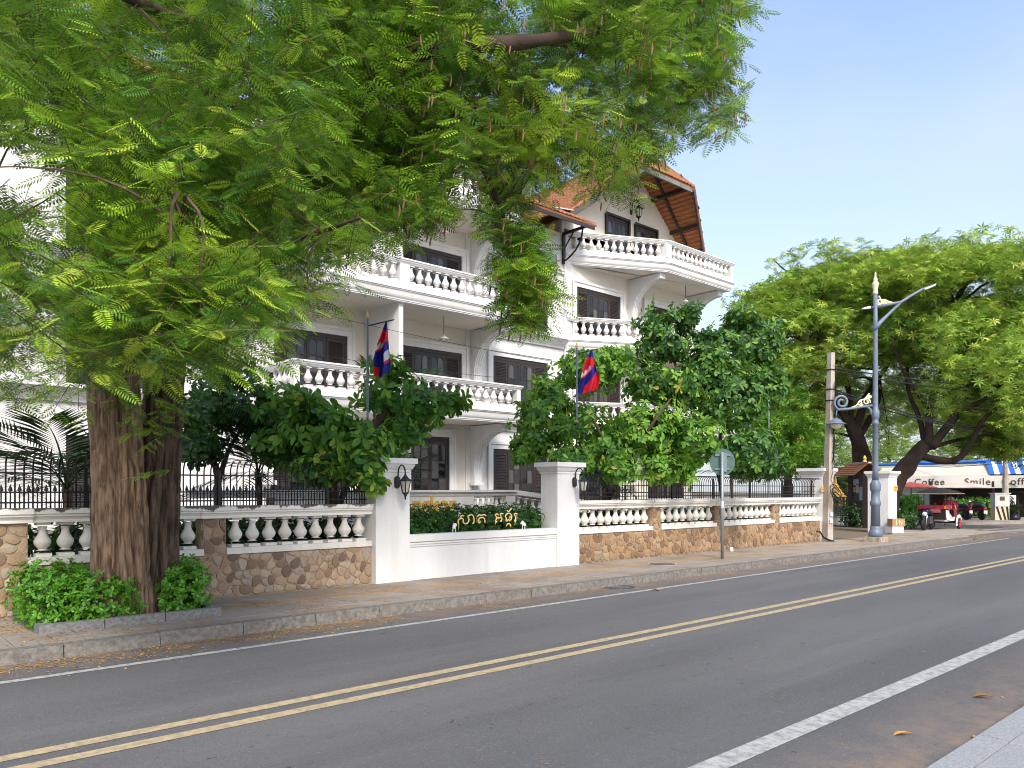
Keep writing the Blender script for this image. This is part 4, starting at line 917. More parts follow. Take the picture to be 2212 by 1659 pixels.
# ---- broad-leaved garden trees and shrubs: rosettes of obovate leaves at twig ends
BV, BF = obovate(.46)
def broad(name, label, base, trunks, blobs, mat, lmin, lmax, cat='tree', bark=TWIG, nleaf=7, individual=0, flower=None):
    t = thing(name, label, cat, base)
    for pts, r0, r1 in trunks: limb(t, pts, r0, r1, bark, 7, 'branch')
    O, X, U, S, TI = [], [], [], [], []
    for c, rad, n, bright in blobs:
        n = int(n*1.7)
        c = np.array(c); rad = np.array(rad)
        v = norm(rng.normal(0, 1, (n, 3))); rr = rng.uniform(.35, 1.05, n)**.5*(1+.30*(rng.uniform(0, 1, n) < .22)); P = c+v*rad*rr[:, None]; keep = clumpy(P, 1.5, -.28, bright*7)
        for p, vv, k in zip(P, v, keep):
            if not k: continue
            ax = norm(vv*np.array([1, 1, .7])+np.array([0, 0, .25])+rng.normal(0, .35, 3)); nl = rng.integers(nleaf-2, nleaf+2); bt = rng.normal(0, .12)
            e1 = norm(np.cross(ax, [.3, .2, .9])); e2 = np.cross(ax, e1)
            for i in range(nl):
                a = 2*math.pi*(i+rng.uniform(-.25, .25))/nl; d = norm(e1*math.cos(a)+e2*math.sin(a)+ax*rng.uniform(.0, .7)+np.array([0, 0, -.25]))
                O.append(p-ax*rng.uniform(0, .06)); X.append(d); U.append(ax+rng.normal(0, .2, 3)); S.append(rng.uniform(lmin, lmax)); TI.append(np.clip(bright+.07+bt+rng.normal(0, .15), .01, .99))
    O, X, U, S, TI = map(np.array, (O, X, U, S, TI)); X, Y, Z = frames(X, U)
    od = np.argsort(np.linalg.norm(O-np.array([0, 0, EYE]), axis=1)); nr, rs = od[:individual], od[individual:]
    bo = np.array(t.location)
    c = link('crown', big_mesh('crown', instance(BV, O[rs], X[rs], Y[rs], Z[rs], S[rs])-bo, inst_faces(BF, len(BV), len(rs)), np.repeat(TI[rs], len(BV)), [mat]), t); c['kind'] = 'stuff'
    if individual:
        me = big_mesh('leaf', BV, BF, None, [mat])
        for i in nr:
            m = Matrix((X[i]*S[i], Y[i]*S[i], Z[i]*S[i])).transposed().to_4x4(); m.translation = Vector(O[i]); link('leaf', me, t, mat4=m)
    return t
def blob(x, y, d, rx, ry, rd, n, br): p = wp(x, y, d); return (tuple(p), (rx, rd, ry), n, br)
b0 = onY(720, 1150, 13.2); b0.z = 0
broad('garden_tree', 'broad-leaved tree overhanging the left railing and left white pillar', tuple(b0),
      [([b0, b0+Vector((.1,.1,1.2)), wp(700, 960, 15.2), wp(640, 900, 14.9)], .06, 0.17), ([b0+Vector((.1,.1,1.2)), wp(800, 930, 16), wp(880, 860, 16.8), wp(950, 850, 17)], .05, 0.17)],
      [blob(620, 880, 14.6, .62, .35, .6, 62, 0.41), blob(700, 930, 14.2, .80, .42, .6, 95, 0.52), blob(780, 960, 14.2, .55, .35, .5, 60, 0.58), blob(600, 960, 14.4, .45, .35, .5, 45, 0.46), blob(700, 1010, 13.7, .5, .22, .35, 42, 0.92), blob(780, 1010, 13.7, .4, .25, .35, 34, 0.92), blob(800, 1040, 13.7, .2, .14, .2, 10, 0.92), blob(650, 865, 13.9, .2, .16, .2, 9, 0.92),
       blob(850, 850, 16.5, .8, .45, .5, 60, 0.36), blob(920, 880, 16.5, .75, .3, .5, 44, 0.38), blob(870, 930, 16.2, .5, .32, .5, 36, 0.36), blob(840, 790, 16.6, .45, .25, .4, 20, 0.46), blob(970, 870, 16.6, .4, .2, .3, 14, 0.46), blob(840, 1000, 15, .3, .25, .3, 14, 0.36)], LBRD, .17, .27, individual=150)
b1 = onY(470, 1150, 14.2); b1.z = 0
broad('garden_tree', 'small dark tree with forked trunk behind the left railing, next to the big trunk', tuple(b1),
      [([b1, b1+Vector((0,0,1.9)), wp(440, 960, 14.8), wp(400, 880, 14.6)], .09, .02), ([b1+Vector((0,0,1.8)), wp(500, 960, 14.8), wp(560, 880, 15)], .06, .015)],
      [blob(430, 880, 14.4, .6, .6, .8, 100, .3), blob(520, 870, 14.8, .6, .5, .8, 80, .3), blob(490, 800, 14.8, .5, .3, .6, 36, .3), blob(430, 970, 14.2, .5, .25, .5, 50, .5), blob(560, 920, 15, .5, .4, .6, 50, .3)], LDRK, .13, .2)
b2 = onY(1320, 1130, 14.0); b2.z = 0
broad('garden_tree', 'rounded bright broad-leaved tree behind the right railing, second flag against it', tuple(b2),
      [([b2, b2+Vector((0,.1,1.5)), wp(1300, 950, 18.5), wp(1250, 850, 18.6)], .08, .02), ([b2+Vector((0,.1,1.4)), wp(1400, 930, 18.8), wp(1450, 860, 19)], .06, .015)],
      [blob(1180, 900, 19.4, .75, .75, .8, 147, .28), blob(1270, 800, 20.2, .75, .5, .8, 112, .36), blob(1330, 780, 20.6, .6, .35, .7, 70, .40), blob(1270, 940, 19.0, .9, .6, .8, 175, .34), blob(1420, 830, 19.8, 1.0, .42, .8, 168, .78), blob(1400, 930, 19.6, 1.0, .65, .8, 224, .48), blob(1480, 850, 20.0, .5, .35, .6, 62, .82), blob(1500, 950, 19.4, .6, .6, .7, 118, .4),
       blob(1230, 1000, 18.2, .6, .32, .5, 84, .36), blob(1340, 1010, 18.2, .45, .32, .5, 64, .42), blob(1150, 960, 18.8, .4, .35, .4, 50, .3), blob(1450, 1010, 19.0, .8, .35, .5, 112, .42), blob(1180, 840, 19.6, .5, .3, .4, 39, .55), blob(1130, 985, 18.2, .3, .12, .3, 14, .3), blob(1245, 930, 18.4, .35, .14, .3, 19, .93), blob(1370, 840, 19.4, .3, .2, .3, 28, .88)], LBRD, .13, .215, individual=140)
b3 = onY(1560, 1120, 15.5); b3.z = 0
broad('garden_tree', 'tall dark broad-leaved tree behind the round sign, pale twigs showing', tuple(b3),
      [([b3, b3+Vector((0,.1,2)), wp(1500, 900, 21.3), wp(1450, 760, 21.6), wp(1440, 690, 21.6)], .08, .02), ([b3+Vector((0,.1,2)), wp(1560, 900, 21.6), wp(1600, 770, 22), wp(1640, 700, 22)], .07, .02)],
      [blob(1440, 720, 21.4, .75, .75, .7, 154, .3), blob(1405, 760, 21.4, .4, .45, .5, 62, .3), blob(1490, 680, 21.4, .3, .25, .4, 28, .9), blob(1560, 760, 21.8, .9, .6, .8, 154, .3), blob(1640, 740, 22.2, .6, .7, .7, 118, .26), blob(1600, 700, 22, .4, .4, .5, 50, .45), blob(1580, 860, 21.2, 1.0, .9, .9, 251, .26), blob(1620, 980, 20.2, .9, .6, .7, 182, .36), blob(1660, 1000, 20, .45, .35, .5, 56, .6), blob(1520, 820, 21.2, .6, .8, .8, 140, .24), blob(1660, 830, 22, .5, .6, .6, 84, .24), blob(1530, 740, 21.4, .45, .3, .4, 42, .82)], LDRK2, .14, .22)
# clipped bushes round the big tree
SV, SF = obovate(.5, .05)
def bush(name, label, boxes, mat, smin, smax, cat='bush', indiv=0, z0=.05, flowers=None, stems=True):
    c0 = boxes[0][0]; t = thing(name, label, cat, (c0[0], c0[1], z0)); O, X, U, S, TI = [], [], [], [], []
    for c, r, n, br in boxes:
        v = norm(rng.normal(0, 1, (n, 3))); v = np.sign(v)*np.abs(v)**.7; rr = rng.uniform(.55, 1.06, n); P = np.array(c)+v*np.array(r)*rr[:, None]
        for p, vv in zip(P, v):
            if p[2] < z0+.02: continue
            ax = norm(vv+np.array([0, 0, .5])+rng.normal(0, .3, 3)); e1 = norm(np.cross(ax, [.3, .2, .9])); e2 = np.cross(ax, e1)
            for i in range(5):
                a = 2*math.pi*(i+rng.uniform(-.2, .2))/5; d = norm(e1*math.cos(a)+e2*math.sin(a)+ax*rng.uniform(.2, 1.1)); O.append(p); X.append(d); U.append(ax+rng.normal(0, .15, 3)); S.append(rng.uniform(smin, smax)); TI.append(np.clip(br+rng.normal(0, .22), .01, .99))
    O, X, U, S, TI = map(np.array, (O, X, U, S, TI)); X, Y, Z = frames(X, U); bo = np.array(t.location)
    k = link('foliage', big_mesh('foliage', instance(SV, O, X, Y, Z, S)-bo, inst_faces(SF, len(SV), len(O)), np.repeat(TI, len(SV)), [mat]), t); k['kind'] = 'stuff'
    if stems:
        mb = MB()
        for c, r, n, br in boxes:
            for _ in range(max(4, n//40)):
                x, y = c[0]+random.uniform(-.7,.7)*r[0], c[1]+random.uniform(-.7,.7)*r[1]; mb.tube([(c[0]+(x-c[0])*.6, c[1]+(y-c[1])*.6, z0-.05), (x, y, c[2]), (x+random.uniform(-.05,.05), y, c[2]+r[2]*.7)], [.012,.008,.004], 4)
        mb.build('stems', TWIG, t, kind='stuff')
    if flowers:
        n, fm, r = flowers; me = MB().add([(0,0,.01)]+[(r*math.cos(a)*(1 if i % 2 else .45), r*math.sin(a)*(1 if i % 2 else .45), 0) for i, a in enumerate(np.linspace(0, 2*math.pi, 11)[:-1])], [(0, i+1, (i+1) % 10+1) for i in range(10)]).mesh('flower', fm)
        idx = rng.choice(len(O), n, replace=False)
        for i in idx: m = Vector(U[i]).to_track_quat('Z', 'Y').to_matrix().to_4x4(); m.translation = Vector(O[i]+norm(U[i])*.05); link('flower', me, t, mat4=m)
    return t
bush('clipped_bush', 'bright green clipped bush left of the big trunk in the kerbed bed', [((2.25,10.80,.33),(.40,.36,.38),520,.5), ((2.66,10.62,.30),(.44,.25,.34),380,.6), ((2.25,11.35,.40),(.46,.42,.38),420,.4)], LHDG, .05, .08)
bush('clipped_bush', 'bright green clipped bush right of the big trunk in the kerbed bed', [((3.68,10.72,.33),(.34,.34,.36),460,.5), ((3.72,11.2,.40),(.34,.42,.38),360,.5)], LHDG, .05, .08)
bush('hedge', 'dark hedge with tiny white flowers behind the gold script', [((8.9+.62*i,12.95,1.0),(.42,.26,.36),340,.3) for i in range(6)], LHDK, .045, .075, 'hedge', z0=.74, flowers=(150, M('white_petal', (.8,.8,.78), .5), .018))
bush('hedge', 'low planter hedge with a few yellow flowers in front of the gold script', [((8.5+.45*i,12.42,.93),(.32,.17,.21),170,.45) for i in range(8)]+[((11.8,12.3,1.05),(.2,.15,.22),60,.7)], LHDK, .045, .075, 'hedge', z0=.74, flowers=(22, M('yellow_petal', (.75,.42,.02), .5), .022))

bush('shade_shrub_row', 'dark shrubs added for the shade behind the left stone wall', [((.4+.7*i,13.2+.3*(i%2),.62),(.55,.5,.62),230,.3) for i in range(11)], LDRK, .09, .16, 'shrubs', z0=.0)  # shrub rows added dark to give the shade seen between the balusters
bush('shade_shrub_row', 'dark shrubs added for the shade behind the right stone wall', [((13.3+.85*i,13.3+.3*(i%2),.6),(.6,.5,.6),200,.3) for i in range(14)], LDRK, .09, .16, 'shrubs', z0=.0)  # the same added darkness behind the right wall's balusters
# ---- palms
def frond_mesh(n=26, ln=.42, wd=.022, droop=.5):
    Q = []; 
    def rach(t): return np.array([t, 0, .32*t-droop*t*t])
    for i in range(10):
        a, b = rach(i/10), rach((i+1)/10); wv = np.array([0, .011*(1-i/12), 0]); Q.append([tuple(a-wv), tuple(b-wv), tuple(b+wv), tuple(a+wv)])
    for i in range(n):
        t = .14+.86*i/n; p = rach(t); L_ = ln*(.55+.9*math.sin(math.pi*(.12+.8*t)))*.8
        for s in (-1, 1):
            d = np.array([.55+.4*t, s*.85, -.10+random.uniform(-.12,.1)]); d /= np.linalg.norm(d); k = np.array([-d[1], d[0], 0])*wd*.5*s; m_ = p+d*L_*.45; e = p+d*L_+np.array([0,0,-.10*L_])
            Q.append([tuple(p), tuple(m_-k), tuple(e), tuple(m_+k)])
    return tpl(Q)
FV, FF = frond_mesh(); FME = big_mesh('frond', FV, FF, None, [LPALM])
def palm(label, base, h, n, L_, group=None, start=0, spread=(0, 6.283), mat=None, tilt=(.15, .9)):
    t = thing('palm', label, 'palm', tuple(base), group); b = Vector(base)
    MB().tube([b, b+Vector((.03,.02,h*.5)), b+Vector((0,.05,h))], [.07, .05, .055], 8).build('stem', TWIG, t, smooth='all')
    for i in range(n):
        a = spread[0]+(spread[1]-spread[0])*(i+random.uniform(.2,.8))/n; el = random.uniform(*tilt); d = Vector((math.cos(a)*math.cos(el), math.sin(a)*math.cos(el), math.sin(el)))
        x = d; y = Vector((0,0,1)).cross(x).normalized(); z = x.cross(y); s = L_*random.uniform(.8, 1.1)
        m = Matrix((x*s, y*s, z*s)).transposed().to_4x4(); m.translation = b+Vector((0,.05,h)); link('frond', FME, t, mat4=m)
    return t
p0 = onY(130, 1150, 13.6); palm('dark palm left of the big trunk, fronds arching over the railing', (p0.x+.1, 13.6, 0), 1.7, 15, 1.9, tilt=(.0, 1.1))
p1 = onY(560, 1150, 14.4); palm('dark drooping palm behind the left railing, between trunk and pillar', (p1.x, 14.4, 0), 2.0, 13, 1.5, tilt=(-.2, 1.1))
p2 = onY(840, 1150, 15.5); palm('palm half hidden behind the left white pillar', (p2.x, 15.5, 0), 1.9, 11, 1.4, tilt=(0, 1.0))
p3 = onY(1310, 1150, 13.2); palm('palm with a frond hanging over the right stone wall', (p3.x+.1, 13.3, 0), 1.75, 12, 1.5, tilt=(-.2, 1.0))
p4 = onY(1560, 1120, 15); palm('palm behind the right railing near the round sign', (p4.x, 14.6, 0), 2.3, 10, 1.6, tilt=(0, .9))
for x, lab in ((12.5, 'potted palm on the first floor balcony left of the partition'), (14.6, 'potted palm on the first floor balcony right of the partition')): palm(lab, (x, 20.3, 4.3), .5, 12, .95, tilt=(.3, 1.2))

# ---- rain trees on the right and the trees beyond
RV, RF = tpl([q for q in (lambda: [[(0,0,0),(.5*math.cos(a)-.10*math.sin(a), .5*math.sin(a)+.10*math.cos(a), .02),(math.cos(a), math.sin(a), -.14),(.5*math.cos(a)+.10*math.sin(a), .5*math.sin(a)-.10*math.cos(a), -.02)] for a in np.linspace(0, 2*math.pi, 8)[:-1]])()])
DENS = 2.1
def far_tree(label, base, limbs, shells, mat, smin, smax, bark=FBARK, name='rain_tree', flower=False, flat=.8):
    t = thing(name, label, 'tree', tuple(base))
    LPTS = []
    for i, (pts, r0, r1) in enumerate(limbs): LPTS.append(limb(t, pts, r0*(1 if i == 0 else .72), r1*.7, bark, 9, 'trunk' if i == 0 else 'branch', .12))
    O, TI = [], []
    for c, rad, n, br, hollow in shells:
        n = int(n*DENS)
        c = np.array(c); rad = np.array(rad); v = norm(rng.normal(0, 1, (n, 3))); rr = rng.uniform(hollow, 1.03, n)**.6; P = c+v*rad*rr[:, None]; k = clumpy(P, .62, -.16, br*5+c[0]); P = P[k]
        O.append(P); TI.append(np.clip(br+rng.normal(0, .26, len(P))+.35*np.array([noise.noise(Vector(p)*.5) for p in P]), .01, .99))
    O = np.vstack(O); TI = np.concatenate(TI); n = len(O); a = rng.uniform(0, 2*math.pi, n); U = norm(np.stack([rng.normal(0, flat, n), rng.normal(0, flat, n), np.ones(n)], 1)); X = np.stack([np.cos(a), np.sin(a), rng.normal(0, .3, n)], 1)
    X, Y, Z = frames(X, U); S = rng.uniform(smin, smax, n); bo = np.array(t.location)
    # fine branching from the limbs out into the foliage
    ends = [p for lp_ in LPTS for p in lp_[len(lp_)//2:]]
    if len(limbs) > 3:
        for i in rng.choice(len(O), 60, replace=False):
            e = Vector(O[i]); s0 = min(ends, key=lambda q: (q-e).length+rng.uniform(0, 1.2)); dd = e-s0
            if dd.length < .5 or dd.length > 5: continue
            limb(t, [s0, s0+dd*.45+Vector((rng.normal(0,.15), rng.normal(0,.15), dd.length*.10)), e], .05+.012*dd.length, .018, bark, 5, 'branch', .2)
    k = link('crown', big_mesh('crown', instance(RV, O, X, Y, Z, S)-bo, inst_faces(RF, len(RV), n), np.repeat(TI, len(RV)), [mat]), t); k['kind'] = 'stuff'; return t
def sh(x, y, d, rx, ry, rd, n, br, hol=.5): p = wp(x, y, d); return (tuple(p), (rx, rd, ry), n, br, hol)
A = wp(1862, 1125, 40); A.z = 0; B = Vector((36.6, 14.8, 0))
far_tree('wide rain tree with several dark limbs inside the gate, left of the lamp post top', A,
  [([A, wp(1868, 1040, 40), wp(1855, 960, 40), wp(1830, 900, 40)], .62, .38), ([wp(1835, 920, 40), wp(1800, 840, 39.5), wp(1780, 760, 39), wp(1690, 720, 39)], .3, .07), ([wp(1840, 910, 40), wp(1830, 830, 40.5), wp(1790, 740, 41), wp(1760, 660, 41)], .24, .06), ([wp(1850, 930, 40), wp(1870, 860, 40), wp(1910, 800, 40), wp(1960, 720, 40)], .3, .08), ([wp(1860, 940, 40), wp(1900, 850, 41), wp(1880, 760, 42), wp(1860, 640, 42)], .25, .07), ([wp(1800, 840, 39.5), wp(1720, 800, 38), wp(1650, 770, 37)], .12, .04)],
  [sh(1770, 650, 40, 3.8, 1.6, 4, 2300, .55), sh(1690, 720, 39, 3.0, 1.8, 3.2, 1500, .45), sh(1880, 610, 41, 3.4, 1.4, 4, 1900, .62), sh(1740, 790, 40.5, 3, 1.4, 3, 900, .35), sh(1850, 740, 42, 3.4, 1.4, 3, 1000, .35), sh(1640, 690, 38.5, 1.5, 1.5, 1.6, 420, .4), sh(1720, 900, 41, 2.0, 1.5, 2, 520, .4), sh(1950, 730, 42, 3, 1.6, 3, 800, .4), sh(1800, 860, 43, 3.2, 1.8, 2.5, 800, .6, .2), sh(1690, 850, 41, 2.2, 1.8, 2.5, 600, .5, .2), sh(1920, 880, 44, 3, 1.8, 2.5, 700, .65, .2), sh(1730, 760, 37, 2.2, 1.6, 1.2, 260, .5, .2), sh(1830, 730, 36.5, 2.4, 1.4, 1.2, 260, .55, .2), sh(1650, 800, 37.5, 1.6, 1.5, 1.4, 240, .4, .2), sh(1930, 790, 38, 2.0, 1.4, 1.2, 170, .5, .2), sh(1770, 560, 41, 2.2, .8, 3, 300, .7, .2), sh(1640, 650, 39, 1.6, .8, 2, 180, .5, .2)], LRAIN, .17, .33)
far_tree('leaning rain tree with a thick dark trunk behind the right gate pillar', B,
  [([B-Vector((0,0,.1)), wp(1922, 1060, 35.4), wp(1960, 1005, 35.2), wp(2000, 960, 35)], .56, .42), ([wp(1985, 985, 35.1), wp(2060, 995, 34.5), wp(2095, 960, 34), wp(2130, 900, 33.5), wp(2200, 850, 33)], .26, .08), ([wp(2010, 965, 35), wp(2070, 890, 35), wp(2110, 800, 35), wp(2170, 700, 35)], .32, .08), ([wp(2005, 970, 35), wp(2010, 880, 35.5), wp(2040, 780, 36), wp(2060, 660, 36)], .3, .08), ([wp(2000, 975, 35), wp(1985, 900, 36), wp(1960, 830, 37), wp(1970, 720, 38)], .22, .06), ([wp(2070, 890, 35), wp(2130, 860, 34.5), wp(2220, 780, 34)], .18, .05), ([wp(2012, 890, 35.5), wp(1950, 800, 36), wp(1920, 700, 36)], .16, .05), ([wp(2012, 965, 35), wp(2120, 940, 36), wp(2230, 930, 37)], .14, .05)],
  [sh(2060, 620, 36, 3.6, 1.5, 4, 2300, .68), sh(2180, 600, 35, 3.2, 1.5, 4, 1900, .75), sh(2120, 720, 35, 3.2, 1.5, 3, 1500, .5), sh(2230, 740, 34, 2.4, 2, 3, 1300, .5), sh(2010, 720, 36.5, 2.6, 1.4, 3, 1000, .45), sh(2180, 860, 34, 2.2, 1.5, 2.4, 950, .4), sh(2250, 950, 34, 1.8, 1.4, 2.4, 700, .35), sh(2140, 960, 35, 1.3, .5, 1.4, 260, .35), sh(1980, 590, 37, 2.5, 1.1, 3, 900, .7), sh(2330, 700, 35, 3, 2.6, 3, 900, .6), sh(2040, 850, 39, 2.6, 2.2, 2.5, 700, .6, .2), sh(2150, 900, 38, 2.6, 1.8, 2.5, 800, .55, .2), sh(2100, 800, 37, 3, 1.8, 3, 700, .5, .2), sh(2070, 740, 32.5, 2.6, 1.5, 1.2, 260, .55, .2), sh(2180, 790, 31, 2.2, 1.6, 1.2, 260, .5, .2), sh(2040, 840, 33, 1.6, 1.2, 1, 120, .5, .2), sh(2200, 900, 31.5, 1.8, 1.0, 1, 170, .4, .2), sh(2060, 530, 37, 2.2, .6, 3, 240, .75, .2)], LRAIN, .17, .32)
def back(label, x, d, h, blobs, dens=1., mat=LBACK):
    p = wp(x, 1100, d); p.z = 0; q = p+Vector((0,0,h*.45))
    far_tree(label, p, [([p, p+Vector((.1,0,h*.3)), q, p+Vector((.2,.1,h*.7))], .28, .08), ([q, q+Vector((1,.6,h*.2)), q+Vector((1.8,1,h*.3))], .12, .04)], blobs, mat, .16, .32, name='background_tree', flat=.7)
back('dark leafy tree between the round sign and the utility pole, behind the railing', 1700, 34, 6, [sh(1690, 960, 33, 1.9, 1.4, 2, 1200, .2, .2), sh(1640, 1000, 32, 1.4, .9, 1.5, 500, .2, .2), sh(1740, 950, 35, 1.3, 1.3, 1.5, 550, .25, .2), sh(1700, 880, 36, 1.6, 1.0, 1.5, 300, .3, .2)], mat=LBRD)
back('sunlit background tree behind the gate and utility pole', 1790, 56, 9, [sh(1780, 880, 58, 4.2, 4, 4, 1500, .6, .2), sh(1700, 930, 60, 3.5, 3, 4, 800, .55, .2), sh(1800, 1010, 55, 3, 1.8, 3, 700, .6, .2)])
back('background tree between the two rain tree trunks', 1920, 60, 9, [sh(1920, 900, 60, 4.5, 4, 4, 1400, .6, .2), sh(1930, 1000, 58, 3.5, 1.8, 3, 800, .6, .2)])
back('background tree behind the cafe roof, left', 2060, 66, 9, [sh(2050, 920, 68, 5, 4, 4, 1400, .55, .2), sh(2120, 970, 66, 4, 2.2, 4, 900, .5, .2)])
back('background tree behind the blue striped awning', 2200, 68, 10, [sh(2210, 900, 70, 6, 5, 5, 1600, .5, .2), sh(2320, 900, 70, 6, 6, 5, 1000, .5, .2)])
# ------------------------------------------------------------------ things on and around the street
# gold Khmer script on the planter
st = thing('sign_lettering', 'gold Khmer script standing in the planter hedge', 'lettering', (10.3, 12.22, .85))
def kp(x, y): return onY(950.4+x*.0911, 1094.4+y*.0911, 12.2)
LET = [
 [[(445,425),(428,375),(432,322),(470,285),(520,278),(562,308),(540,352),(562,398),(620,412),(660,385),(685,325),(682,272),(648,245),(690,203),(742,186),(790,217),(805,282),(805,352),(795,400),(768,398)], [(520,278),(484,250),(508,203),(562,222)]],
 [[(882,240),(930,182),(985,222),(1042,178),(1092,218)], [(1062,388),(1062,292),(1012,252),(950,262),(903,312),(905,372),(930,396),(952,362),(938,335)]],
 [[(1388,193),(1335,165),(1300,208),(1342,240),(1336,300),(1310,345),(1318,384),(1350,345)], [(1340,268),(1450,268)], [(1497,170),(1430,162),(1432,215),(1462,245),(1466,310),(1445,358),(1428,338)], [(1318,384),(1312,420)]],
 [[(1648,238),(1668,262),(1695,235),(1690,190),(1640,152),(1590,167),(1545,215),(1562,272),(1590,290),(1552,315),(1588,358),(1620,292),(1658,345),(1692,292),(1700,235)], [(1595,85),(1608,122),(1648,110),(1690,38)], [(1572,466),(1590,412),(1640,395),(1682,440),(1658,462)], [(1682,440),(1684,500)]],
 [[(1832,182),(1775,150),(1752,200),(1798,232),(1796,300),(1762,335),(1782,375),(1800,320)], [(1780,370),(1776,450)]]]
for strokes in LET:
    mb = MB()
    for i, s in enumerate(strokes):
        thin = len(s) == 2 and s[0][1] > 360
        P = [kp(*q) for q in s]; Q = []
        for a, b in zip(P, P[1:]): Q += [a, a.lerp(b, .5)]
        Q.append(P[-1])
        if len(P) > 2:
            for _ in range(1): Q = [Q[0]]+[(Q[k-1]+Q[k]*2+Q[k+1])/4 for k in range(1, len(Q)-1)]+[Q[-1]]
        mb.tube(Q, .006 if thin else .0155, 6)
    for lo_ in (strokes[0][0],): mb.tube([kp(*lo_)+Vector((0,.01,0)), kp(*lo_)+Vector((0,.01,-.12))], .005, 4)
    mb.build('letter', M('gold_letter', (.80,.58,.24), .35, spec=.6) if 'gold_letter' not in bpy.data.materials else bpy.data.materials['gold_letter'], st, smooth='all')
def spot(x, y, aim, label):
    t = thing('spotlight', label, 'spotlight', (x, y, .85), 'garden spotlights on the planter rim'); a = Vector((aim, .35, .5)).normalized(); c = Vector((x, y, .96)); q = a.to_track_quat('Z', 'Y').to_matrix()
    mb = MB(); mb.lathe([(.018,-.06),(.032,-.04),(.036,.01),(.05,.06),(.046,.06),(.03,.02),(.001,.02)], 12); mb.v = [tuple(c+q @ Vector(v)) for v in mb.v]; mb.build('lamp_head', WPAINT, t, smooth='all')
    MB().tube([(x-.035,y,.85),(x-.035,y,.94),c], .009, 5).tube([(x+.035,y,.85),(x+.035,y,.94),c], .009, 5).build('bracket', WPAINT, t)
s1 = onY(1007-26, 1150, 12.08); s2 = onY(1131, 1142, 12.08)
spot(s1.x, 12.08, .5, 'white garden spotlight left of the gold script'); spot(s2.x, 12.08, -.6, 'white garden spotlight right of the gold script')

# flags
FB = M('flag_blue', (.012,.014,.24), .75); FRD = M('flag_red', (.62,.012,.03), .75); FWH = M('flag_white', (.62,.62,.66), .75)
def flag(base, topz, fx, fz0, label, seed, w0):
    t = thing('flag', label, 'flag', (base.x, base.y, 0)); random.seed(seed)
    MB().tube([(base.x, base.y, 0), (base.x, base.y, topz-.1)], .022, 8).build('pole', STEEL, t); MB().lathe([(.022,-.1),(.028,-.06),(.012,.0),(.002,.05)], 8, (base.x, base.y, topz)).build('finial', GOLD, t)
    ux = Vector((RT.x, RT.y, 0)); az = topz-.25
    MB().tube([Vector((base.x, base.y, az)), Vector((base.x, base.y, az+.12))+ux*.52], .012, 6).build('arm', IRON, t)
    # limp cloth: hangs from the arm end by one corner
    nu, nv = 40, 56; top = Vector((base.x, base.y, az+.08))+ux*.36; Hh = az-fz0; vs = []; fs = []; mi = []
    for j in range(nv+1):
        v = j/nv
        wdt = w0*(.06+.94*min(1, v*1.35)**.8)
        for i in range(nu+1):
            u = i/nu; fold = math.sin(u*math.pi*3.2+v*2.2+seed)*.085*min(1, v*2.5)+.03*math.sin(u*19+v*7)*v
            x = (u-.5+.10*math.sin(v*5+seed))*wdt*(1-.25*v*(u-.5)); vs.append(top+ux*(x-.10*v)+Vector((FW.x, FW.y, 0))*fold+Vector((0,0,-Hh*v*(1-.10*abs(u-.35)*v)+.07*(u-.5)*v)))
    for j in range(nv):
        for i in range(nu):
            fs.append((j*(nu+1)+i, j*(nu+1)+i+1, (j+1)*(nu+1)+i+1, (j+1)*(nu+1)+i)); u = (i+.5)/nu; v = (j+.5)/nv
            # printed bands follow the slanting folds of the hanging cloth
            s = v+.42*(u-.5)*(-1 if seed % 2 else 1)*(-1); q = v-(.50+.36*(.5-u)) if seed % 2 == 0 else v-(.46+.24*(.5-u))
            if v < .13+.05*u: m = 0
            elif q < 0:
                m = 1
                tw = abs(u-.22)
                if q > -.17 and u < .55 and q > -.17+.06*abs(math.sin(u*14)): m = 2
                if q > -.035: m = 1
            elif q < .24-(.08*u): m = 0
            elif seed % 2 == 0: m = 1 if u > .22 else 0
            else: m = (2 if (u > .6 and q < .34) else (1 if (u < .25 and v > .82) or (u > .62 and q < .40) else 0))
            mi.append(m)
    mb = MB().add(vs, fs); mb.m = mi; mb.build('cloth', [FB, FRD, FWH], t, smooth='all'); return t
f1 = onY(794, 1150, 13.0); f2 = onY(1246, 1130, 12.75)
def zat(p, y): d = p.dot(FW); return EYE+d*(HZ-y)/FPX
flag(f1, zat(f1, 676), 0, zat(f1, 822), 'limp blue and red flag on a thin pole left of the planter, against the balcony', 3, .31)
flag(f2, zat(f2, 742), 0, zat(f2, 856), 'limp red, white and blue flag on a pole before the rounded green tree', 4, .50)
random.seed(21)

# round traffic sign seen from behind
sg = onZ(1560, 1207); t = thing('traffic_sign', 'round traffic sign seen from its grey-green back on a thin steel post', 'sign', (sg.x, sg.y, 0))
zc = EYE+sg.dot(FW)*(HZ-998)/FPX; n_ = Vector((sg.x, sg.y-1.4, 0)).normalized(); s_ = Vector((n_.y, -n_.x, 0))
MB().tube([(sg.x, sg.y, 0), (sg.x, sg.y, zc+.24)], .038, 12).build('post', GALV, t, smooth='all')
mb = MB(); c = Vector((sg.x, sg.y, zc))+n_*.075; ring = [c+s_*.30*math.cos(a)+Vector((0,0,.33*math.sin(a))) for a in np.linspace(0, 2*math.pi, 37)[:-1]]
mb.ext(ring, n_*.012).build('disc', M('sign_back', (.11,.19,.18), .4, (.08,.145,.13), 5, metal=.2), t)
for dz in (.17, -.17): MB().beam(c-s_*.17-n_*.022+Vector((0,0,dz)), c+s_*.19-n_*.022+Vector((0,0,dz)), .03, .035).build('clamp', GALV, t)
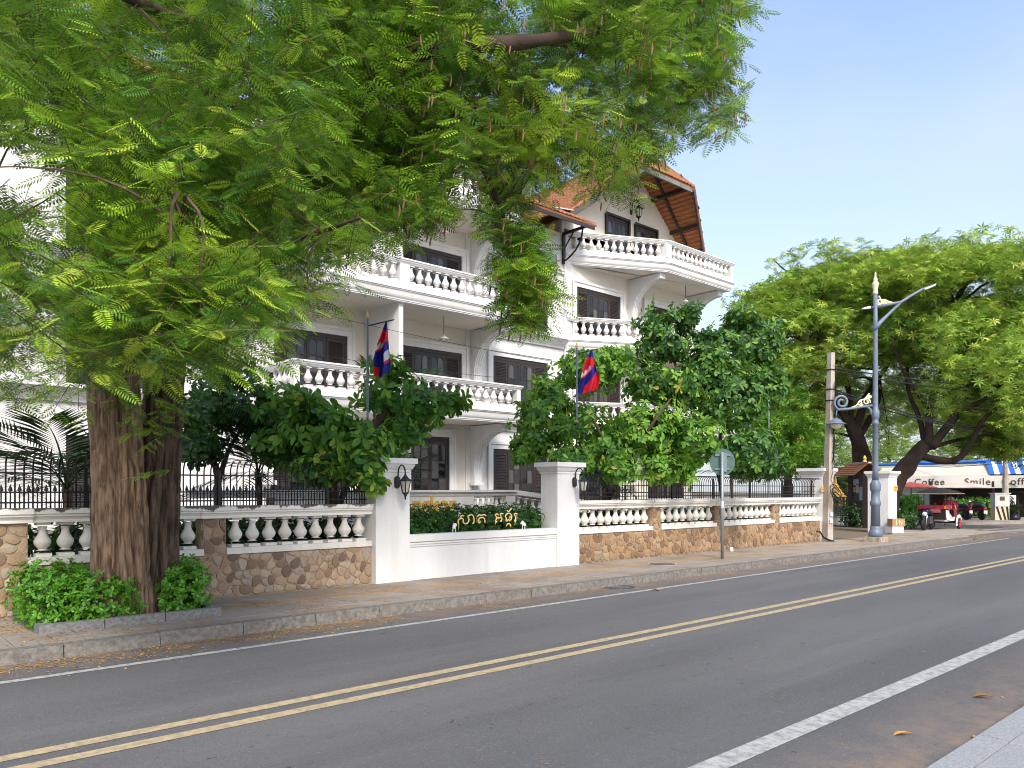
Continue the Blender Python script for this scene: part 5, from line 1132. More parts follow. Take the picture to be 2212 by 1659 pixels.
MB().beam(c-n_*.02+s_*.075-Vector((0,0,.24)), c-n_*.02+s_*.075+Vector((0,0,.22)), .07, .03, n_).build('back_rail', GALV, t)
MB().lathe([(.0395,0),(.0395,.16)], 12, (sg.x, sg.y, 1.25)).build('sticker', M('pale_blue_sticker', (.35,.45,.6), .5, (.6,.64,.7), 30), t)
# ornate street lamp
lp = onZ(1891, 1170); lx, ly = lp.x, lp.y; lpx = Vector((lx, ly, 0)); zl = lambda y: EYE+lpx.dot(FW)*(HZ-y)/FPX
t = thing('street_lamp', 'tall blue-grey ornate street lamp with scroll arm, hanging lamp and cream finial', 'street lamp', (lx, ly, 0))
BRK = M('pale_block_stone', (.45,.40,.33), .85, (.25,.18,.12), 8, .4, 30)
MB().box(lx-.29, lx+.29, ly-.29, ly+.29, -.02, .16).build('plinth', BRK, t)
MB().lathe([(0.211,.161),(0.211,.28),(0.195,.33),(0.164,.38),(0.156,.42),(0.160,.5)], 8, (lx, ly, 0), a0=R(22.5)).lathe([(0.148,.501),(0.136,1.15),(0.156,1.17),(0.168,1.22),(0.168,1.30),(0.133,1.33),(0.129,1.62),(0.156,1.66),(0.168,1.72),(0.168,1.86),(0.140,1.92),(0.117,1.96),(0.109,2.0)], 12, (lx, ly, 0)).build('base', STEEL, t, smooth='all')
zt = zl(636); z5 = zl(905)
MB().lathe([(0.098,2.0),(0.090,2.35),(0.086,z5-.2),(0.109,z5-.18),(0.109,z5-.1),(0.090,z5-.08),(0.090,z5),(0.117,z5+.03),(0.125,z5+.25),(0.094,z5+.30),(0.082,z5+.45),(0.069,zt-.9),(0.072,zt-.88),(0.072,zt-.8),(0.066,zt-.78),(0.062,zt)], 14, (lx, ly, 0)).build('shaft', STEEL, t, smooth='all')
MB().lathe([(0.066,zt),(0.086,zt+.04),(0.070,zt+.08),(0.066,zt+.12),(0.101,zt+.32),(0.109,zt+.36),(0.070,zt+.40),(0.055,zt+.46),(0.070,zt+.5),(0.039,zt+.55),(0.023,zt+.6),(0.035,zt+.66),(0.003,zt+.74)], 14, (lx, ly, 0)).build('finial', CREAMP, t, smooth='all')
LP = lambda x, y: wp(x, y, lpx.dot(FW))         # points of the arm plane (arms lie along one vertical plane through the post)
def arm_pts(q): 
    o = []
    for x, y in q: p = LP(x, y); o.append(Vector((p.x, p.y, p.z)))
    return o
MB().tube(arm_pts([(1884,665),(1946,653),(1966,640),(1990,626),(2008,619)]), [.055,.05,.045,.04,.035], 8).tube(arm_pts([(1887,712),(1898,700),(1920,678),(1946,653)]), [.10,.075,.05,.04], 8).build('upper_arm', STEEL, t, smooth='all')
q = arm_pts([(1994,626),(2016,617)]); MB().beam(q[0], q[1]+(q[1]-q[0])*.1, .20, .05).build('lamp_head', M('lamp_head_metal', (.5,.53,.56), .35, metal=.3), t)
MB().beam(q[0]+(q[1]-q[0])*.2-Vector((0,0,.032)), q[1]-Vector((0,0,.032)), .15, .012).build('lens', M('lamp_lens', (.6,.6,.55), .2), t)
def scroll(c, r, turns, a0, sgn, rad, grow=.25, n=26):
    o = []
    for i in range(n+1):
        a = a0+sgn*turns*2*math.pi*i/n; rr = r*(1-(1-grow)*i/n); o.append((c[0]+rr*math.cos(a), c[1]-rr*math.sin(a)))
    return o
MB().tube(arm_pts([(1884,876),(1860,879),(1835,883),(1812,885)]+scroll((1818,869), 17, 1.55, R(245), -1, 0)), .042, 8).tube(arm_pts([(1882,896),(1880,884),(1872,878)]), [.05,.04,.03], 6).build('scroll_arm', STEEL, t, smooth='all')
sw = []
for cc in ((1899,652,7,1),(1910,655,5,-1),(1920,655,4,1)): sw.append(scroll(cc[:2], cc[2], 1.3, R(200), cc[3], 0))
mb = MB(); [mb.tube(arm_pts(s), .028, 5) for s in sw]; mb.tube(arm_pts([(1891,632),(1894,644),(1899,640),(1903,648),(1912,648),(1920,652),(1932,655)]), .026, 5); mb.build('upper_ornament', CREAMP, t, smooth='all')
mb = MB()
for cc in ((1872,868,8,1),(1858,871,6,-1),(1878,858,4,1)): mb.tube(arm_pts(scroll(cc[:2], cc[2], 1.3, R(-20), cc[3], 0)), .028, 5)
mb.tube(arm_pts([(1838,881),(1850,876),(1858,865),(1868,862),(1878,850)]), .026, 5); mb.build('lower_ornament', CREAMP, t, smooth='all')
hp = LP(1806, 914); MB().tube([hp+Vector((0,0,.16)), LP(1808, 884)], .018, 6).lathe([(.02,.17),(.08,.14),(.16,.09),(.20,.03),(.30,-.015),(.31,-.03)], 16, hp).build('lamp_shade', STEEL, t, smooth='all')
MB().lathe([(.19,-.032),(.18,-.08),(.13,-.15),(.05,-.185),(.005,-.19)], 14, hp).build('globe', M('frosted_globe', (.70,.62,.52), .4), t, smooth='all')
q = arm_pts([(1862,667),(1880,664)]); MB().tube(q, [.02,.05], 6).build('bracket_light', WPAINT, t)

# concrete utility pole with cable coils
up = onZ(1787, 1169); ux_, uy_ = up.x, up.y; zu = lambda y: EYE+Vector((ux_, uy_, 0)).dot(FW)*(HZ-y)/FPX; ht = zu(762)
t = thing('utility_pole', 'square weathered concrete utility pole wrapped in cable coils', 'pole', (ux_, uy_, 0))
tilt = RT*(.13)
P0, P1 = Vector((ux_, uy_, -.05)), Vector((ux_, uy_, ht))+tilt
def sq(c, a, ang): return [c+Vector((math.cos(ang+k*math.pi/2)*a, math.sin(ang+k*math.pi/2)*a, 0)) for k in range(4)]
A4, B4 = sq(P0, .165, R(28)), sq(P1, .12, R(28)); MB().add(A4+B4, [(3,2,1,0),(4,5,6,7)]+[(i, (i+1) % 4, 4+(i+1) % 4, 4+i) for i in range(4)]).build('shaft', CONC, t)
random.seed(5)
for k in range(7):
    c = P0.lerp(P1, (1.45+random.uniform(-.12,.12))/ht); mb = MB(); r = random.uniform(.22, .36); off = Vector((random.uniform(-.16,.16), -.12, random.uniform(-.08,.08))); tl_ = random.uniform(-.5,.5)
    mb.tube([c+off+Vector((r*math.cos(a)*1.0, -.16+.10*math.sin(a+tl_), r*.75*math.sin(a))) for a in np.linspace(0, 6.0, 22)], .012, 4); mb.build('cable_coil', BLK, t)
for k in range(6):
    mb = MB(); z0, z1 = random.uniform(1.6,3), random.uniform(3.4, ht-.3); o = []
    for j in range(14):
        f = j/13; c = P0.lerp(P1, (z0+(z1-z0)*f)/ht); o.append(c+Vector((random.uniform(-.09,.09), -.13+random.uniform(-.03,.01), 0)))
    mb.tube(o, .008, 4).build('loose_cable', BLK, t)
for z in (zu(800), zu(842), zu(866)): c = P0.lerp(P1, z/ht); MB().add(*(lambda s: (s+[p+Vector((0,0,.04)) for p in s], [(i,(i+1)%4,4+(i+1)%4,4+i) for i in range(4)]+[(0,1,2,3),(7,6,5,4)]))(sq(c, .15, R(28)))).build('strap', IRON, t)
for z in (zu(1108), zu(1123)): c = P0.lerp(P1, z/ht); MB().beam(c+Vector((-.09,-.125,0)), c+Vector((.04,-.152,0)), .02, .12).build('number_plate', M('pale_blue_plate', (.45,.55,.68), .5, (.65,.7,.75), 40), t)
for k, z in enumerate((.5, .9, 1.9, 2.3, 2.8, 3.3)):
    pass
MB().tube([(ux_-.75, uy_-.02, .35), (ux_-.62, uy_-.06, .33), (ux_-.45, uy_-.1, .14), (ux_-.1, uy_-.15, .03), (ux_+.05, uy_-.2, .01)], .03, 6).build('bent_conduit', BLK, t, smooth='all')
# overhead cables to the right
far_end = wp(2420, 820, 60)
for k, (y0, e, sag) in enumerate(((794, wp(2420, 846, 48), .5), (800, wp(2400, 845, 48), .7), (838, wp(2400, 940, 46), 1.0), (842, wp(2350, 905, 46), 1.2), (846, wp(2350, 890, 46), 1.1))):
    s = P0.lerp(P1, zu(y0)/ht); pts_ = [s.lerp(e, f)-Vector((0,0,sag*4*f*(1-f)*(.6+.1*k))) for f in np.linspace(0, 1, 22)]
    o = MB().tube(pts_, .022, 5).build('overhead_cable', BLK); tag(o, 'black overhead cable running right from the concrete pole, '+('topmost', 'just below the topmost', 'third from the top', 'second from the bottom', 'lowest')[k], 'cable', 'overhead cables')
# inside the gate: bench, noticeboard, spirit house
bx = wp(1815, 1135, 35.5); bx.z = 0; t = thing('bench', 'dark iron park bench inside the gate', 'bench', tuple(bx)); GRN = M('dark_green_slat', (.03,.045,.045), .5)
fw = Vector((-.75, -.65, 0)).normalized(); sd_ = Vector((-fw.y, fw.x, 0))
for k in range(5): z = .50+.095*k; c = bx-fw*(.20+.04*k); MB().beam(c-sd_*.6+Vector((0,0,z)), c+sd_*.6+Vector((0,0,z)), .025, .07).build('back_slat', GRN, t)
for k in range(4): c = bx+fw*(.22-.12*k)+Vector((0,0,.42)); MB().beam(c-sd_*.6, c+sd_*.6, .09, .025).build('seat_slat', GRN, t)
for s in (-.58, .58):
    c = bx+sd_*s; mb = MB(); mb.tube([c+fw*.25+Vector((0,0,.02)), c+fw*.15+Vector((0,0,.3)), c+Vector((0,0,.36)), c-fw*.15+Vector((0,0,.3)), c-fw*.28+Vector((0,0,.0))], .025, 5); mb.tube([c-fw*.2+Vector((0,0,.38)), c-fw*.38+Vector((0,0,.92))], .025, 5); mb.tube([c+fw*.26+Vector((0,0,.40)), c+fw*.28+Vector((0,0,.6)), c+Vector((0,0,.66)), c-fw*.26+Vector((0,0,.62))], .022, 5); mb.build('frame', IRON, t, smooth='all')
nb_ = wp(1850, 1140, 34.3); nb_.z = 0; t = thing('noticeboard', 'roofed wooden noticeboard with posters between the gate pillars', 'noticeboard', tuple(nb_)); dv = RT.copy()
ddn = lambda x: wp(x, 1140, 34.3)*1
pl_, pr_ = wp(1839, 1100, 35.2), wp(1870, 1100, 34.2)
for p in (pl_, pr_): MB().box(p.x-.1, p.x+.1, p.y-.1, p.y+.1, 0, 2.35).build('post', WOOD, t)
a, b = Vector((pl_.x, pl_.y, 1.15)), Vector((pr_.x, pr_.y, 1.15)); MB().ext([a, b, b+Vector((0,0,1.05)), a+Vector((0,0,1.05))], (.05,.05,0)).build('board', M('dark_board', (.05,.06,.07), .6), t)
e_ = (b-a)
PC = [M('poster_blue', (.10,.28,.42), .5, (.5,.6,.62), 14), M('poster_green', (.12,.3,.2), .5, (.45,.5,.4), 14), M('poster_red', (.45,.05,.06), .5, (.55,.5,.5), 12), M('poster_pale', (.55,.58,.6), .5, (.2,.25,.4), 14), M('poster_white', (.6,.6,.6), .5, (.2,.3,.5), 10)]
for k, (u0, u1, v0, v1) in enumerate(((.55,.98,.06,.62),(.06,.28,.40,.62),(.30,.52,.36,.72),(.10,.30,.70,.95),(.33,.5,.76,.96))):
    q = [a+e_*u0+Vector((-.02,-.02,v0*1.05)), a+e_*u1+Vector((-.02,-.02,v0*1.05)), a+e_*u1+Vector((-.02,-.02,v1*1.05)), a+e_*u0+Vector((-.02,-.02,v1*1.05))]; MB().ext(q, (-.008,-.008,0)).build('poster', PC[k], t)
mid = (a+b)/2; dn = e_.normalized(); nn = Vector((dn.y, -dn.x, 0)); LRF = M('brown_shingle', (.22,.09,.05), .8, (.13,.06,.04), 6)
for s in (1, -1):
    for j in range(6):
        for k in range(8):
            u = -1.05+2.1*(k+.5)/8; c0 = Vector((mid.x, mid.y, 0))+dn*u*.72
            f0, f1 = j/6, (j+1.15)/6; p0_, p1_ = c0+nn*s*(.02+.75*f0)+Vector((0,0,2.85-.55*f0+.012)), c0+nn*s*(.02+.75*f1)+Vector((0,0,2.85-.55*f1+.03)); MB().beam(p0_, p1_, .185, .02).build('shingle', LRF, t)
MB().beam(Vector((mid.x, mid.y, 2.88))-dn*.8, Vector((mid.x, mid.y, 2.88))+dn*.8, .16, .07).build('ridge', M('pale_ridge', (.45,.42,.38), .8), t)
MB().lathe([(.10,0),(.06,.08),(.09,.16),(.02,.28)], 8, (pr_.x-.1, pr_.y, 2.92)).build('finial', GOLD, t)
sp_ = wp(1805, 1125, 37.5); sp_.z = 0; t = thing('spirit_house', 'small gilded spirit house glimpsed beside the utility pole', 'shrine', tuple(sp_)); x, y = sp_.x, sp_.y
MB().box(x-.28, x+.28, y-.28, y+.28, 0, .75).build('pedestal', WHITE, t); MB().box(x-.42, x+.42, y-.42, y+.42, .75, .84).build('platform', GOLD, t)
MB().box(x-.26, x+.26, y-.26, y+.26, .84, 1.3).build('body', GOLD, t)
for s in ((-.32,-.32),(.32,-.32),(-.32,.32),(.32,.32)): MB().lathe([(.04,.84),(.03,1.3),(.05,1.34)], 8, (x+s[0], y+s[1], 0)).build('column', GOLD, t)
MB().lathe([(.56,1.34),(.40,1.44),(.42,1.48),(.28,1.60),(.30,1.64),(.16,1.78),(.18,1.82),(.07,2.0),(.03,2.3),(.004,2.5)], 4, (x, y, 0), a0=R(45)).build('tiered_roof', GOLD, t)
# IN sign
ip = onZ(1935.5, 1151.6); x, y = ip.x, ip.y; t = thing('gate_sign', 'wooden box sign reading IN on a white block beside the gate pillar', 'sign', (x, y, 0)); ang = math.atan2(RT.y, RT.x)+R(14)
def loc_box(mb, x0, x1, y0, y1, z0, z1):
    b_ = len(mb.v); mb.box(x0, x1, y0, y1, z0, z1); c_, s_2 = math.cos(ang), math.sin(ang)
    mb.v = mb.v[:b_]+[(x+c_*px-s_2*py, y+s_2*px+c_*py, pz) for px, py, pz in mb.v[b_:]]; return mb
loc_box(MB(), -.26, .24, -.12, .30, 0, .27).build('white_block', WPAINT, t); loc_box(MB(), -.28, .29, -.14, .14, .272, .56).build('wooden_box', M('plywood', (.42,.25,.13), .7, (.30,.17,.08), 5, stretch=(1,1,8)), t)
LTR = M('cream_letter', (.66,.5,.3), .6); mb = MB()
loc_box(mb, -.12, -.085, -.152, -.141, .31, .53); loc_box(mb, .0, .03, -.152, -.141, .31, .53); loc_box(mb, .13, .16, -.152, -.141, .31, .53)
b_ = len(mb.v); mb.beam((.015, -.1465, .52), (.145, -.1465, .32), .010, .035); c_, s_2 = math.cos(ang), math.sin(ang); mb.v = mb.v[:b_]+[(x+c_*px-s_2*py, y+s_2*px+c_*py, pz) for px, py, pz in mb.v[b_:]]
mb.build('lettering', LTR, t)
def lowplants(label, x, y, d, rx, ry, rd, n, br, mat=LDRK, cat='plants', smin=.09, smax=.16, z0=0, name='shrub'):
    p = wp(x, y, d); return bush(name, label, [(tuple(p), (rx, rd, ry), n, br)], mat, smin, smax, cat, z0=z0)
lowplants('dark low shrub behind the IN sign and right gate pillar', 1955, 1122, 32.8, .75, .28, .7, 130, .4)
lowplants('dark shrub beside the iron bench inside the gate', 1846, 1113, 34.9, .62, .48, .5, 170, .4)
lowplants('green shrub by the spirit house inside the gate', 1812, 1090, 37.2, .6, .35, .5, 80, .5)

# ------------------------------------------------------------------ tuk-tuk with its driver (built facing -x, then turned)
def wheel(par, c, r, wdt, spoke=5, rim=CHROME, ax='y', name='wheel'):
    mb = MB(); mb.lathe([(r*.72,-wdt/2*.8),(r*.9,-wdt/2),(r*.985,-wdt*.3),(r,0),(r*.985,wdt*.3),(r*.9,wdt/2),(r*.72,wdt/2*.8)], 24, c, ax); w_ = mb.build(name, BLK, par, smooth='all')
    mb = MB(); c = Vector(c)
    mb.lathe([(r*.16,-wdt*.62),(r*.16,wdt*.62)], 10, c, ax)
    for k in range(spoke): a = 2*math.pi*k/spoke+.3; d = Vector((math.cos(a), 0, math.sin(a))); mb.beam(c+d*r*.1+Vector((0,-wdt*.5,0)), c+d*r*.75+Vector((0,-wdt*.45,0)), .07, .03, (0,1,0)); mb.beam(c+d*r*.1+Vector((0,wdt*.5,0)), c+d*r*.75+Vector((0,wdt*.45,0)), .07, .03, (0,1,0))
    mb.build('rim', rim, w_); return w_
tk = thing('tuk_tuk', 'red tuk-tuk with black canopy parked on the pavement corner', 'tuk-tuk', (0, 0, 0))
def K(mb, name, mat, par=tk, smooth=False): return mb.build(name, mat, par, smooth)
wheel(tk, (-1.45, 0, .30), .30, .13, 6, IRON)
mb = MB()
for s in (-.09, .09): mb.tube([(-1.45, s, .30), (-1.15, s, .98)], [.032, .024], 8)
K(mb, 'fork', CHROME, smooth='all'); K(MB().lathe([(.03,-.1),(.10,-.07),(.115,0),(.10,.03)], 14, (-1.33, 0, .80), 'x'), 'headlight', M('headlight_glass', (.7,.72,.75), .1), smooth='all')
K(MB().lathe([(.06,-.05),(.12,.0),(.135,.10)], 12, (-1.28, 0, .80), 'x'), 'headlight_shell', BLK, smooth='all')
K(MB().tube([(-.95,-.36,1.12),(-1.05,-.2,1.08),(-1.14,0,1.02),(-1.05,.2,1.08),(-.95,.36,1.12)], .016, 6), 'handlebar', IRON)
K(MB().tube([(-1.62,0,.52),(-1.5,0,.62),(-1.35,0,.63),(-1.2,0,.55)], [.03,.06,.06,.03], 8), 'mudguard', BLK, smooth='all')
K(MB().tube([(-1.15,0,.93),(-.95,0,.95),(-.7,0,.86)], [.07,.15,.10], 10), 'fuel_tank', M('dark_blue_tank', (.01,.012,.05), .3), smooth='all')
K(MB().tube([(-.75,0,.84),(-.4,0,.82),(.05,0,.88)], [.09,.12,.08], 8), 'saddle', BLK, smooth='all'); K(MB().box(-1.0,-.55,-.14,.14,.32,.68), 'engine', M('engine_grey', (.06,.06,.065), .45)); wheel(tk, (-.30, 0, .30), .30, .13, 6, IRON)
for s in (-.34, .34): K(MB().tube([(-.98,s,1.1),(-1.0,s*1.1,1.26)], .008, 4).lathe([(.01,-.01),(.06,0),(.01,.01)], 8, (-1.0,s*1.1,1.29), 'x'), 'mirror', IRON)
# carriage
K(MB().box(-.15,1.75,-.62,.62,.42,.50), 'floor', WPAINT)
K(MB().ext([(-.25,-.66,.62),(-.15,-.66,.50),(1.0,-.66,.50),(1.0,-.66,.44),(.35,-.66,.44),(.05,-.66,.95),(-.32,-.66,.98)], (0,.03,0)), 'side_panel', WPAINT); K(MB().ext([(-.25,.63,.62),(-.15,.63,.50),(1.0,.63,.50),(1.0,.63,.44),(.35,.63,.44),(.05,.63,.95),(-.32,.63,.98)], (0,.03,0)), 'side_panel', WPAINT)
K(MB().box(-.34,-.28,-.64,.64,.55,1.02), 'front_panel', BLK); K(MB().box(-.40,-.345,-.42,.10,.86,1.16), 'front_box', PINK)
K(MB().ext([(-.36,-.66,1.02),(.45,-.66,1.02),(.5,-.66,1.22),(-.36,-.66,1.22)], (0,.06,0)), 'red_rail', RED); K(MB().ext([(-.36,.60,1.02),(.45,.60,1.02),(.5,.60,1.22),(-.36,.60,1.22)], (0,.06,0)), 'red_rail', RED); K(MB().box(-.40,-.33,-.595,.595,1.025,1.22), 'red_rail', RED)
K(MB().box(-.27,.12,-.58,.58,.505,.86), 'bench_seat', RED); K(MB().box(1.2,1.68,-.58,.58,.505,.88), 'rear_seat', RED); K(MB().ext([(1.62,-.58,.88),(1.72,-.58,.88),(1.85,-.58,1.42),(1.76,-.58,1.42)], (0,1.16,0)), 'backrest', RED)
K(MB().box(-.40,-.36,-.665,-.60,1.05,1.2), 'lamp', M('amber_lens', (.6,.2,.02), .3)); K(MB().box(.46,.505,-.668,-.60,1.05,1.2), 'lamp', bpy.data.materials['amber_lens'])
for xx in (-.34, .5, 1.72):
    for s in (-.62, .62): K(MB().tube([(xx, s, 1.0 if xx < 1 else .5), (xx, s, 1.86)], .02, 6), 'canopy_post', IRON)
cn = []; fs_ = []; nx_, ny_ = 9, 9
for i in range(nx_):
    for j in range(ny_):
        u, v = i/(nx_-1)*2-1, j/(ny_-1)*2-1; cn.append((.72+1.32*u, .82*v, 1.85+.24*(1-u*u*.9)*(1-v*v)**.8-.05*max(abs(u),abs(v))**6))
for i in range(nx_-1):
    for j in range(ny_-1): fs_.append((i*ny_+j, (i+1)*ny_+j, (i+1)*ny_+j+1, i*ny_+j+1))
K(MB().add(cn, fs_).add([(a_, b_2, c_2-.03) for a_, b_2, c_2 in cn], [f[::-1] for f in fs_]), 'canopy', M('black_canvas', (.025,.025,.027), .7), smooth='all')
ed = [(.72+1.32*u, .82*v, 1.795) for u, v in [(-1,-1),(-.3,-1),(.3,-1),(1,-1),(1,0),(1,1),(0,1),(-1,1),(-1,0),(-1,-1)]]; K(MB().tube(ed, .016, 5), 'canopy_trim', M('orange_trim', (.55,.28,.08), .6))
for s in (-.76, .76):
    wheel(tk, (1.35, s, .29), .29, .12, 8, M('red_rim', (.45,.03,.06), .4) if s < 0 else bpy.data.materials['red_rim'])
    o_ = [(1.35+.36*math.cos(a), s, .29+.36*math.sin(a)) for a in np.linspace(R(-10), R(200), 12)]; mb = MB()
    for p, q in zip(o_, o_[1:]): mb.beam(p, q, .17, .025, (0,1,0))
    K(mb, 'mudguard', WPAINT)
K(MB().box(1.0,1.8,-.60,.60,.30,.42), 'rear_chassis', BLK); K(MB().box(.9,1.1,-.66,-.60,.5,.62), 'step', WPAINT); K(MB().tube([(.0,-.5,.45),(.05,-.5,.15)], .02, 5), 'stand', IRON)
dup_loc = onZ(2019, 1143.5); tk.location = (dup_loc.x-.1, dup_loc.y, 0.005); tk.rotation_euler = (0, 0, R(2)); tk.scale = (.84, .84, .84)
# driver: one skinned body
def person(label, joints, bones, loc, rot, clothes, head):
    t = thing('person', label, 'person', (0, 0, 0)); me = bpy.data.meshes.new('body'); nm = list(joints)
    me.from_pydata([joints[k][0] for k in nm], [(nm.index(a), nm.index(b)) for a, b in bones], [])
    o = bpy.data.objects.new('body', me); COL.objects.link(o); m = o.modifiers.new('s', 'SKIN'); sk = me.skin_vertices[0].data
    for i, k in enumerate(nm): sk[i].radius = (joints[k][1],)*2; sk[i].use_root = (k == 'pelvis')
    o.modifiers.new('u', 'SUBSURF').levels = 2; o.modifiers['u'].render_levels = 2
    bpy.context.view_layer.update(); me2 = bpy.data.meshes.new_from_object(o.evaluated_get(bpy.context.evaluated_depsgraph_get())); bpy.data.objects.remove(o)
    me2.materials.clear()
    for mm, _ in clothes: me2.materials.append(mm)
    idx = []
    for p in me2.polygons:
        c = p.center; k = 0
        for i, (_, fn) in enumerate(clothes):
            if fn(c): k = i; break
        idx.append(k)
    me2.polygons.foreach_set('material_index', idx); me2.polygons.foreach_set('use_smooth', [True]*len(idx)); me2.update()
    b = link('body', me2, t)
    hm = MB(); hc = Vector(head); rr = .105
    hm.lathe([(.001,.135),(.05,.125),(.088,.09),(.104,.03),(.104,-.01),(.09,-.05)], 14, hc+Vector((.015,0,.01))); hm.build('hair', HAIR, t, smooth='all')
    MB().lathe([(.02,-.02),(.012,0),(.001,.03)], 6, hc+Vector((-.105,0,-.015)), 'z').build('nose', SKIN, t)
    for s in (-.036, .036): MB().lathe([(.004,-.008),(.011,0),(.004,.008)], 6, hc+Vector((-.093,s,.015)), 'x').build('eye', HAIR, t)
    MB().box(hc.x-.094, hc.x-.085, hc.y-.025, hc.y+.025, hc.z-.068, hc.z-.06).build('mouth', DRED, t)
    for s in (-1, 1): MB().lathe([(.012,-.02),(.025,0),(.012,.02)], 6, hc+Vector((.01,s*.1,-.0)), 'z').build('ear', SKIN, t)
    t.location = loc; t.rotation_euler = rot; t.scale = (.9, .9, .9); return t
J = {'pelvis':((0,0,.10),.135),'belly':((.02,0,.28),.125),'chest':((.0,0,.46),.145),'neck':((-.05,0,.60),.055),'headb':((-.08,0,.68),.075),'head':((-.10,0,.78),.098),
 'shl':((-.0,.19,.53),.06),'ell':((-.12,.27,.30),.045),'wrl':((-.32,.20,.22),.033),'hal':((-.40,.16,.21),.032),'shr':((-.0,-.19,.53),.06),'elr':((-.12,-.28,.30),.045),'wrr':((-.32,-.22,.22),.033),'har':((-.40,-.19,.21),.032),
 'hpl':((-.06,.10,.09),.10),'knl':((-.44,.13,.12),.07),'anl':((-.44,.13,-.26),.05),'tol':((-.58,.14,-.31),.04),'hpr':((-.06,-.10,.09),.10),'knr':((-.44,-.14,.12),.07),'anr':((-.42,-.14,-.26),.05),'tor':((-.56,-.15,-.31),.04)}
for sgn, h in ((1,'l'),(-1,'r')):
    hx, hy, hz_ = J['ha'+h][0]
    for k in range(4): J[f'f{k}{h}'] = ((hx-.05, hy+sgn*(.03-.02*k), hz_-.02), .010); J[f'g{k}{h}'] = ((hx-.075+.005*abs(k-1), hy+sgn*(.03-.02*k), hz_-.055), .009)
    J['th'+h] = ((hx-.03, hy-sgn*.05, hz_-.0), .011)
BN = [('pelvis','belly'),('belly','chest'),('chest','neck'),('neck','headb'),('headb','head'),('pelvis','hpl'),('pelvis','hpr')]
for h in 'lr':
    BN += [('chest','sh'+h),('sh'+h,'el'+h),('el'+h,'wr'+h),('wr'+h,'ha'+h),('hp'+h,'kn'+h),('kn'+h,'an'+h),('an'+h,'to'+h),('ha'+h,'th'+h)]
    for k in range(4): BN += [('ha'+h, f'f{k}{h}'), (f'f{k}{h}', f'g{k}{h}')]
cl_ = [(SKIN, lambda c: c.z > .585 or (c.x < -.13 and .17 < c.z < .36 and abs(c.y) > .15)), (M('brown_trousers', (.10,.055,.045), .8), lambda c: c.z < .17 and not (c.z < -.24)), (BLK, lambda c: c.z < -.24), (DRED, lambda c: True)]
cl_[1] = (cl_[1][0], lambda c: -.24 <= c.z < .17 and c.x > -.62 and (c.x > -.52 or c.z < .1))
dl = Vector((1.16, -.16, .87)); wl = Vector(tk.location)+Vector((dl.x, dl.y, 0))
person('person in a maroon shirt sitting under the tuk-tuk canopy', J, BN, (wl.x, wl.y, .70), (0, 0, R(38)), cl_, (-.10, 0, .78))

# ------------------------------------------------------------------ cafe side
MP = M('maroon_gloss', (.10,.01,.02), .3)
mk = thing('motorbike', 'dark motorbike with red tail light parked by the cafe hedge, left one', 'motorbike', (0,0,0), 'motorbikes parked by the cafe hedge')
wheel(mk, (-.55,0,.29), .29, .11, 6, IRON); wheel(mk, (.62,0,.29), .29, .10, 6, IRON)
K(MB().tube([(-.75,0,.72),(-.4,0,.78),(.0,0,.76),(.2,0,.70)], [.06,.13,.14,.08], 10), 'seat', BLK, mk, 'all'); K(MB().tube([(-.8,0,.62),(-.4,0,.62),(.05,0,.52),(.3,0,.42)], [.07,.13,.13,.09], 10), 'body', MP, mk, 'all')
K(MB().tube([(.36,-.04,.36),(.40,0,.6),(.46,0,.95)], [.10,.17,.10], 10), 'leg_shield', MP, mk, 'all'); K(MB().tube([(.62,-.06,.29),(.45,-.06,.9)], .025, 6).tube([(.62,.06,.29),(.45,.06,.9)], .025, 6), 'fork', CHROME, mk)
K(MB().tube([(.34,-.33,1.02),(.44,0,.98),(.34,.33,1.02)], .018, 6), 'handlebar', IRON, mk); K(MB().lathe([(.02,-.03),(.09,0),(.06,.09)], 10, (.48,0,.98), 'x'), 'headlight', WPAINT, mk, 'all')
K(MB().box(-.86,-.80,-.07,.07,.60,.70), 'tail_light', M('red_lens', (.5,.02,.02), .3), mk); K(MB().box(-.88,-.862,-.10,.10,.38,.54), 'number_plate', WPAINT, mk); K(MB().tube([(-.1,-.14,.25),(-.75,-.15,.34)], [.03,.05], 8), 'exhaust', CHROME, mk, 'all')
for s in (-.28,.28): K(MB().tube([(.38,s,1.02),(.36,s*1.2,1.2)], .008, 4).lathe([(.01,-.01),(.055,0),(.01,.01)], 8, (.36,s*1.2,1.23), 'x'), 'mirror', IRON, mk)
m1 = onZ(2070, 1122.5); m2 = onZ(2107, 1123); mk.location = (m1.x, m1.y, 0); mk.rotation_euler = (0, 0, R(62)); mk2 = dup(mk, (m2.x, m2.y, 0), R(50), 'maroon motorbike with a blue helmet on its seat by the cafe hedge, right one')
for mm_, lab, hm_, dz in ((m1, 'grey helmet on the left motorbike handlebar', M('grey_helmet', (.10,.11,.13), .3), (.2,.4,1.12)), (m2, 'blue helmet hung low on the right motorbike', BLUE, (.35,-.25,.72))):
    o = MB().lathe([(.10,-.12),(.135,-.05),(.14,.02),(.11,.10),(.05,.14),(.002,.15)], 14, (mm_.x+dz[0], mm_.y+dz[1], dz[2])).build('helmet', hm_, smooth='all'); tag(o, lab, 'helmet')
CX0 = 54.0
cf = thing('cafe_building', 'low white cafe with sign band, white awning and blue striped awning across the side street', 'cafe', (CX0, 16, 0))
DARKIN = M('dark_interior', (.02,.018,.016), .9)
K(MB().box(CX0+1.2, CX0+9, 8, 27, 0, 2.6), 'back_volume', M('cafe_shade_back', (.05,.045,.04), .9), cf)  # solid block coloured near black for the shade inside the cafe
K(MB().box(CX0+.9, CX0+1.15, 19.4, 23.5, 0, 2.5), 'white_wall', WHITE, cf)
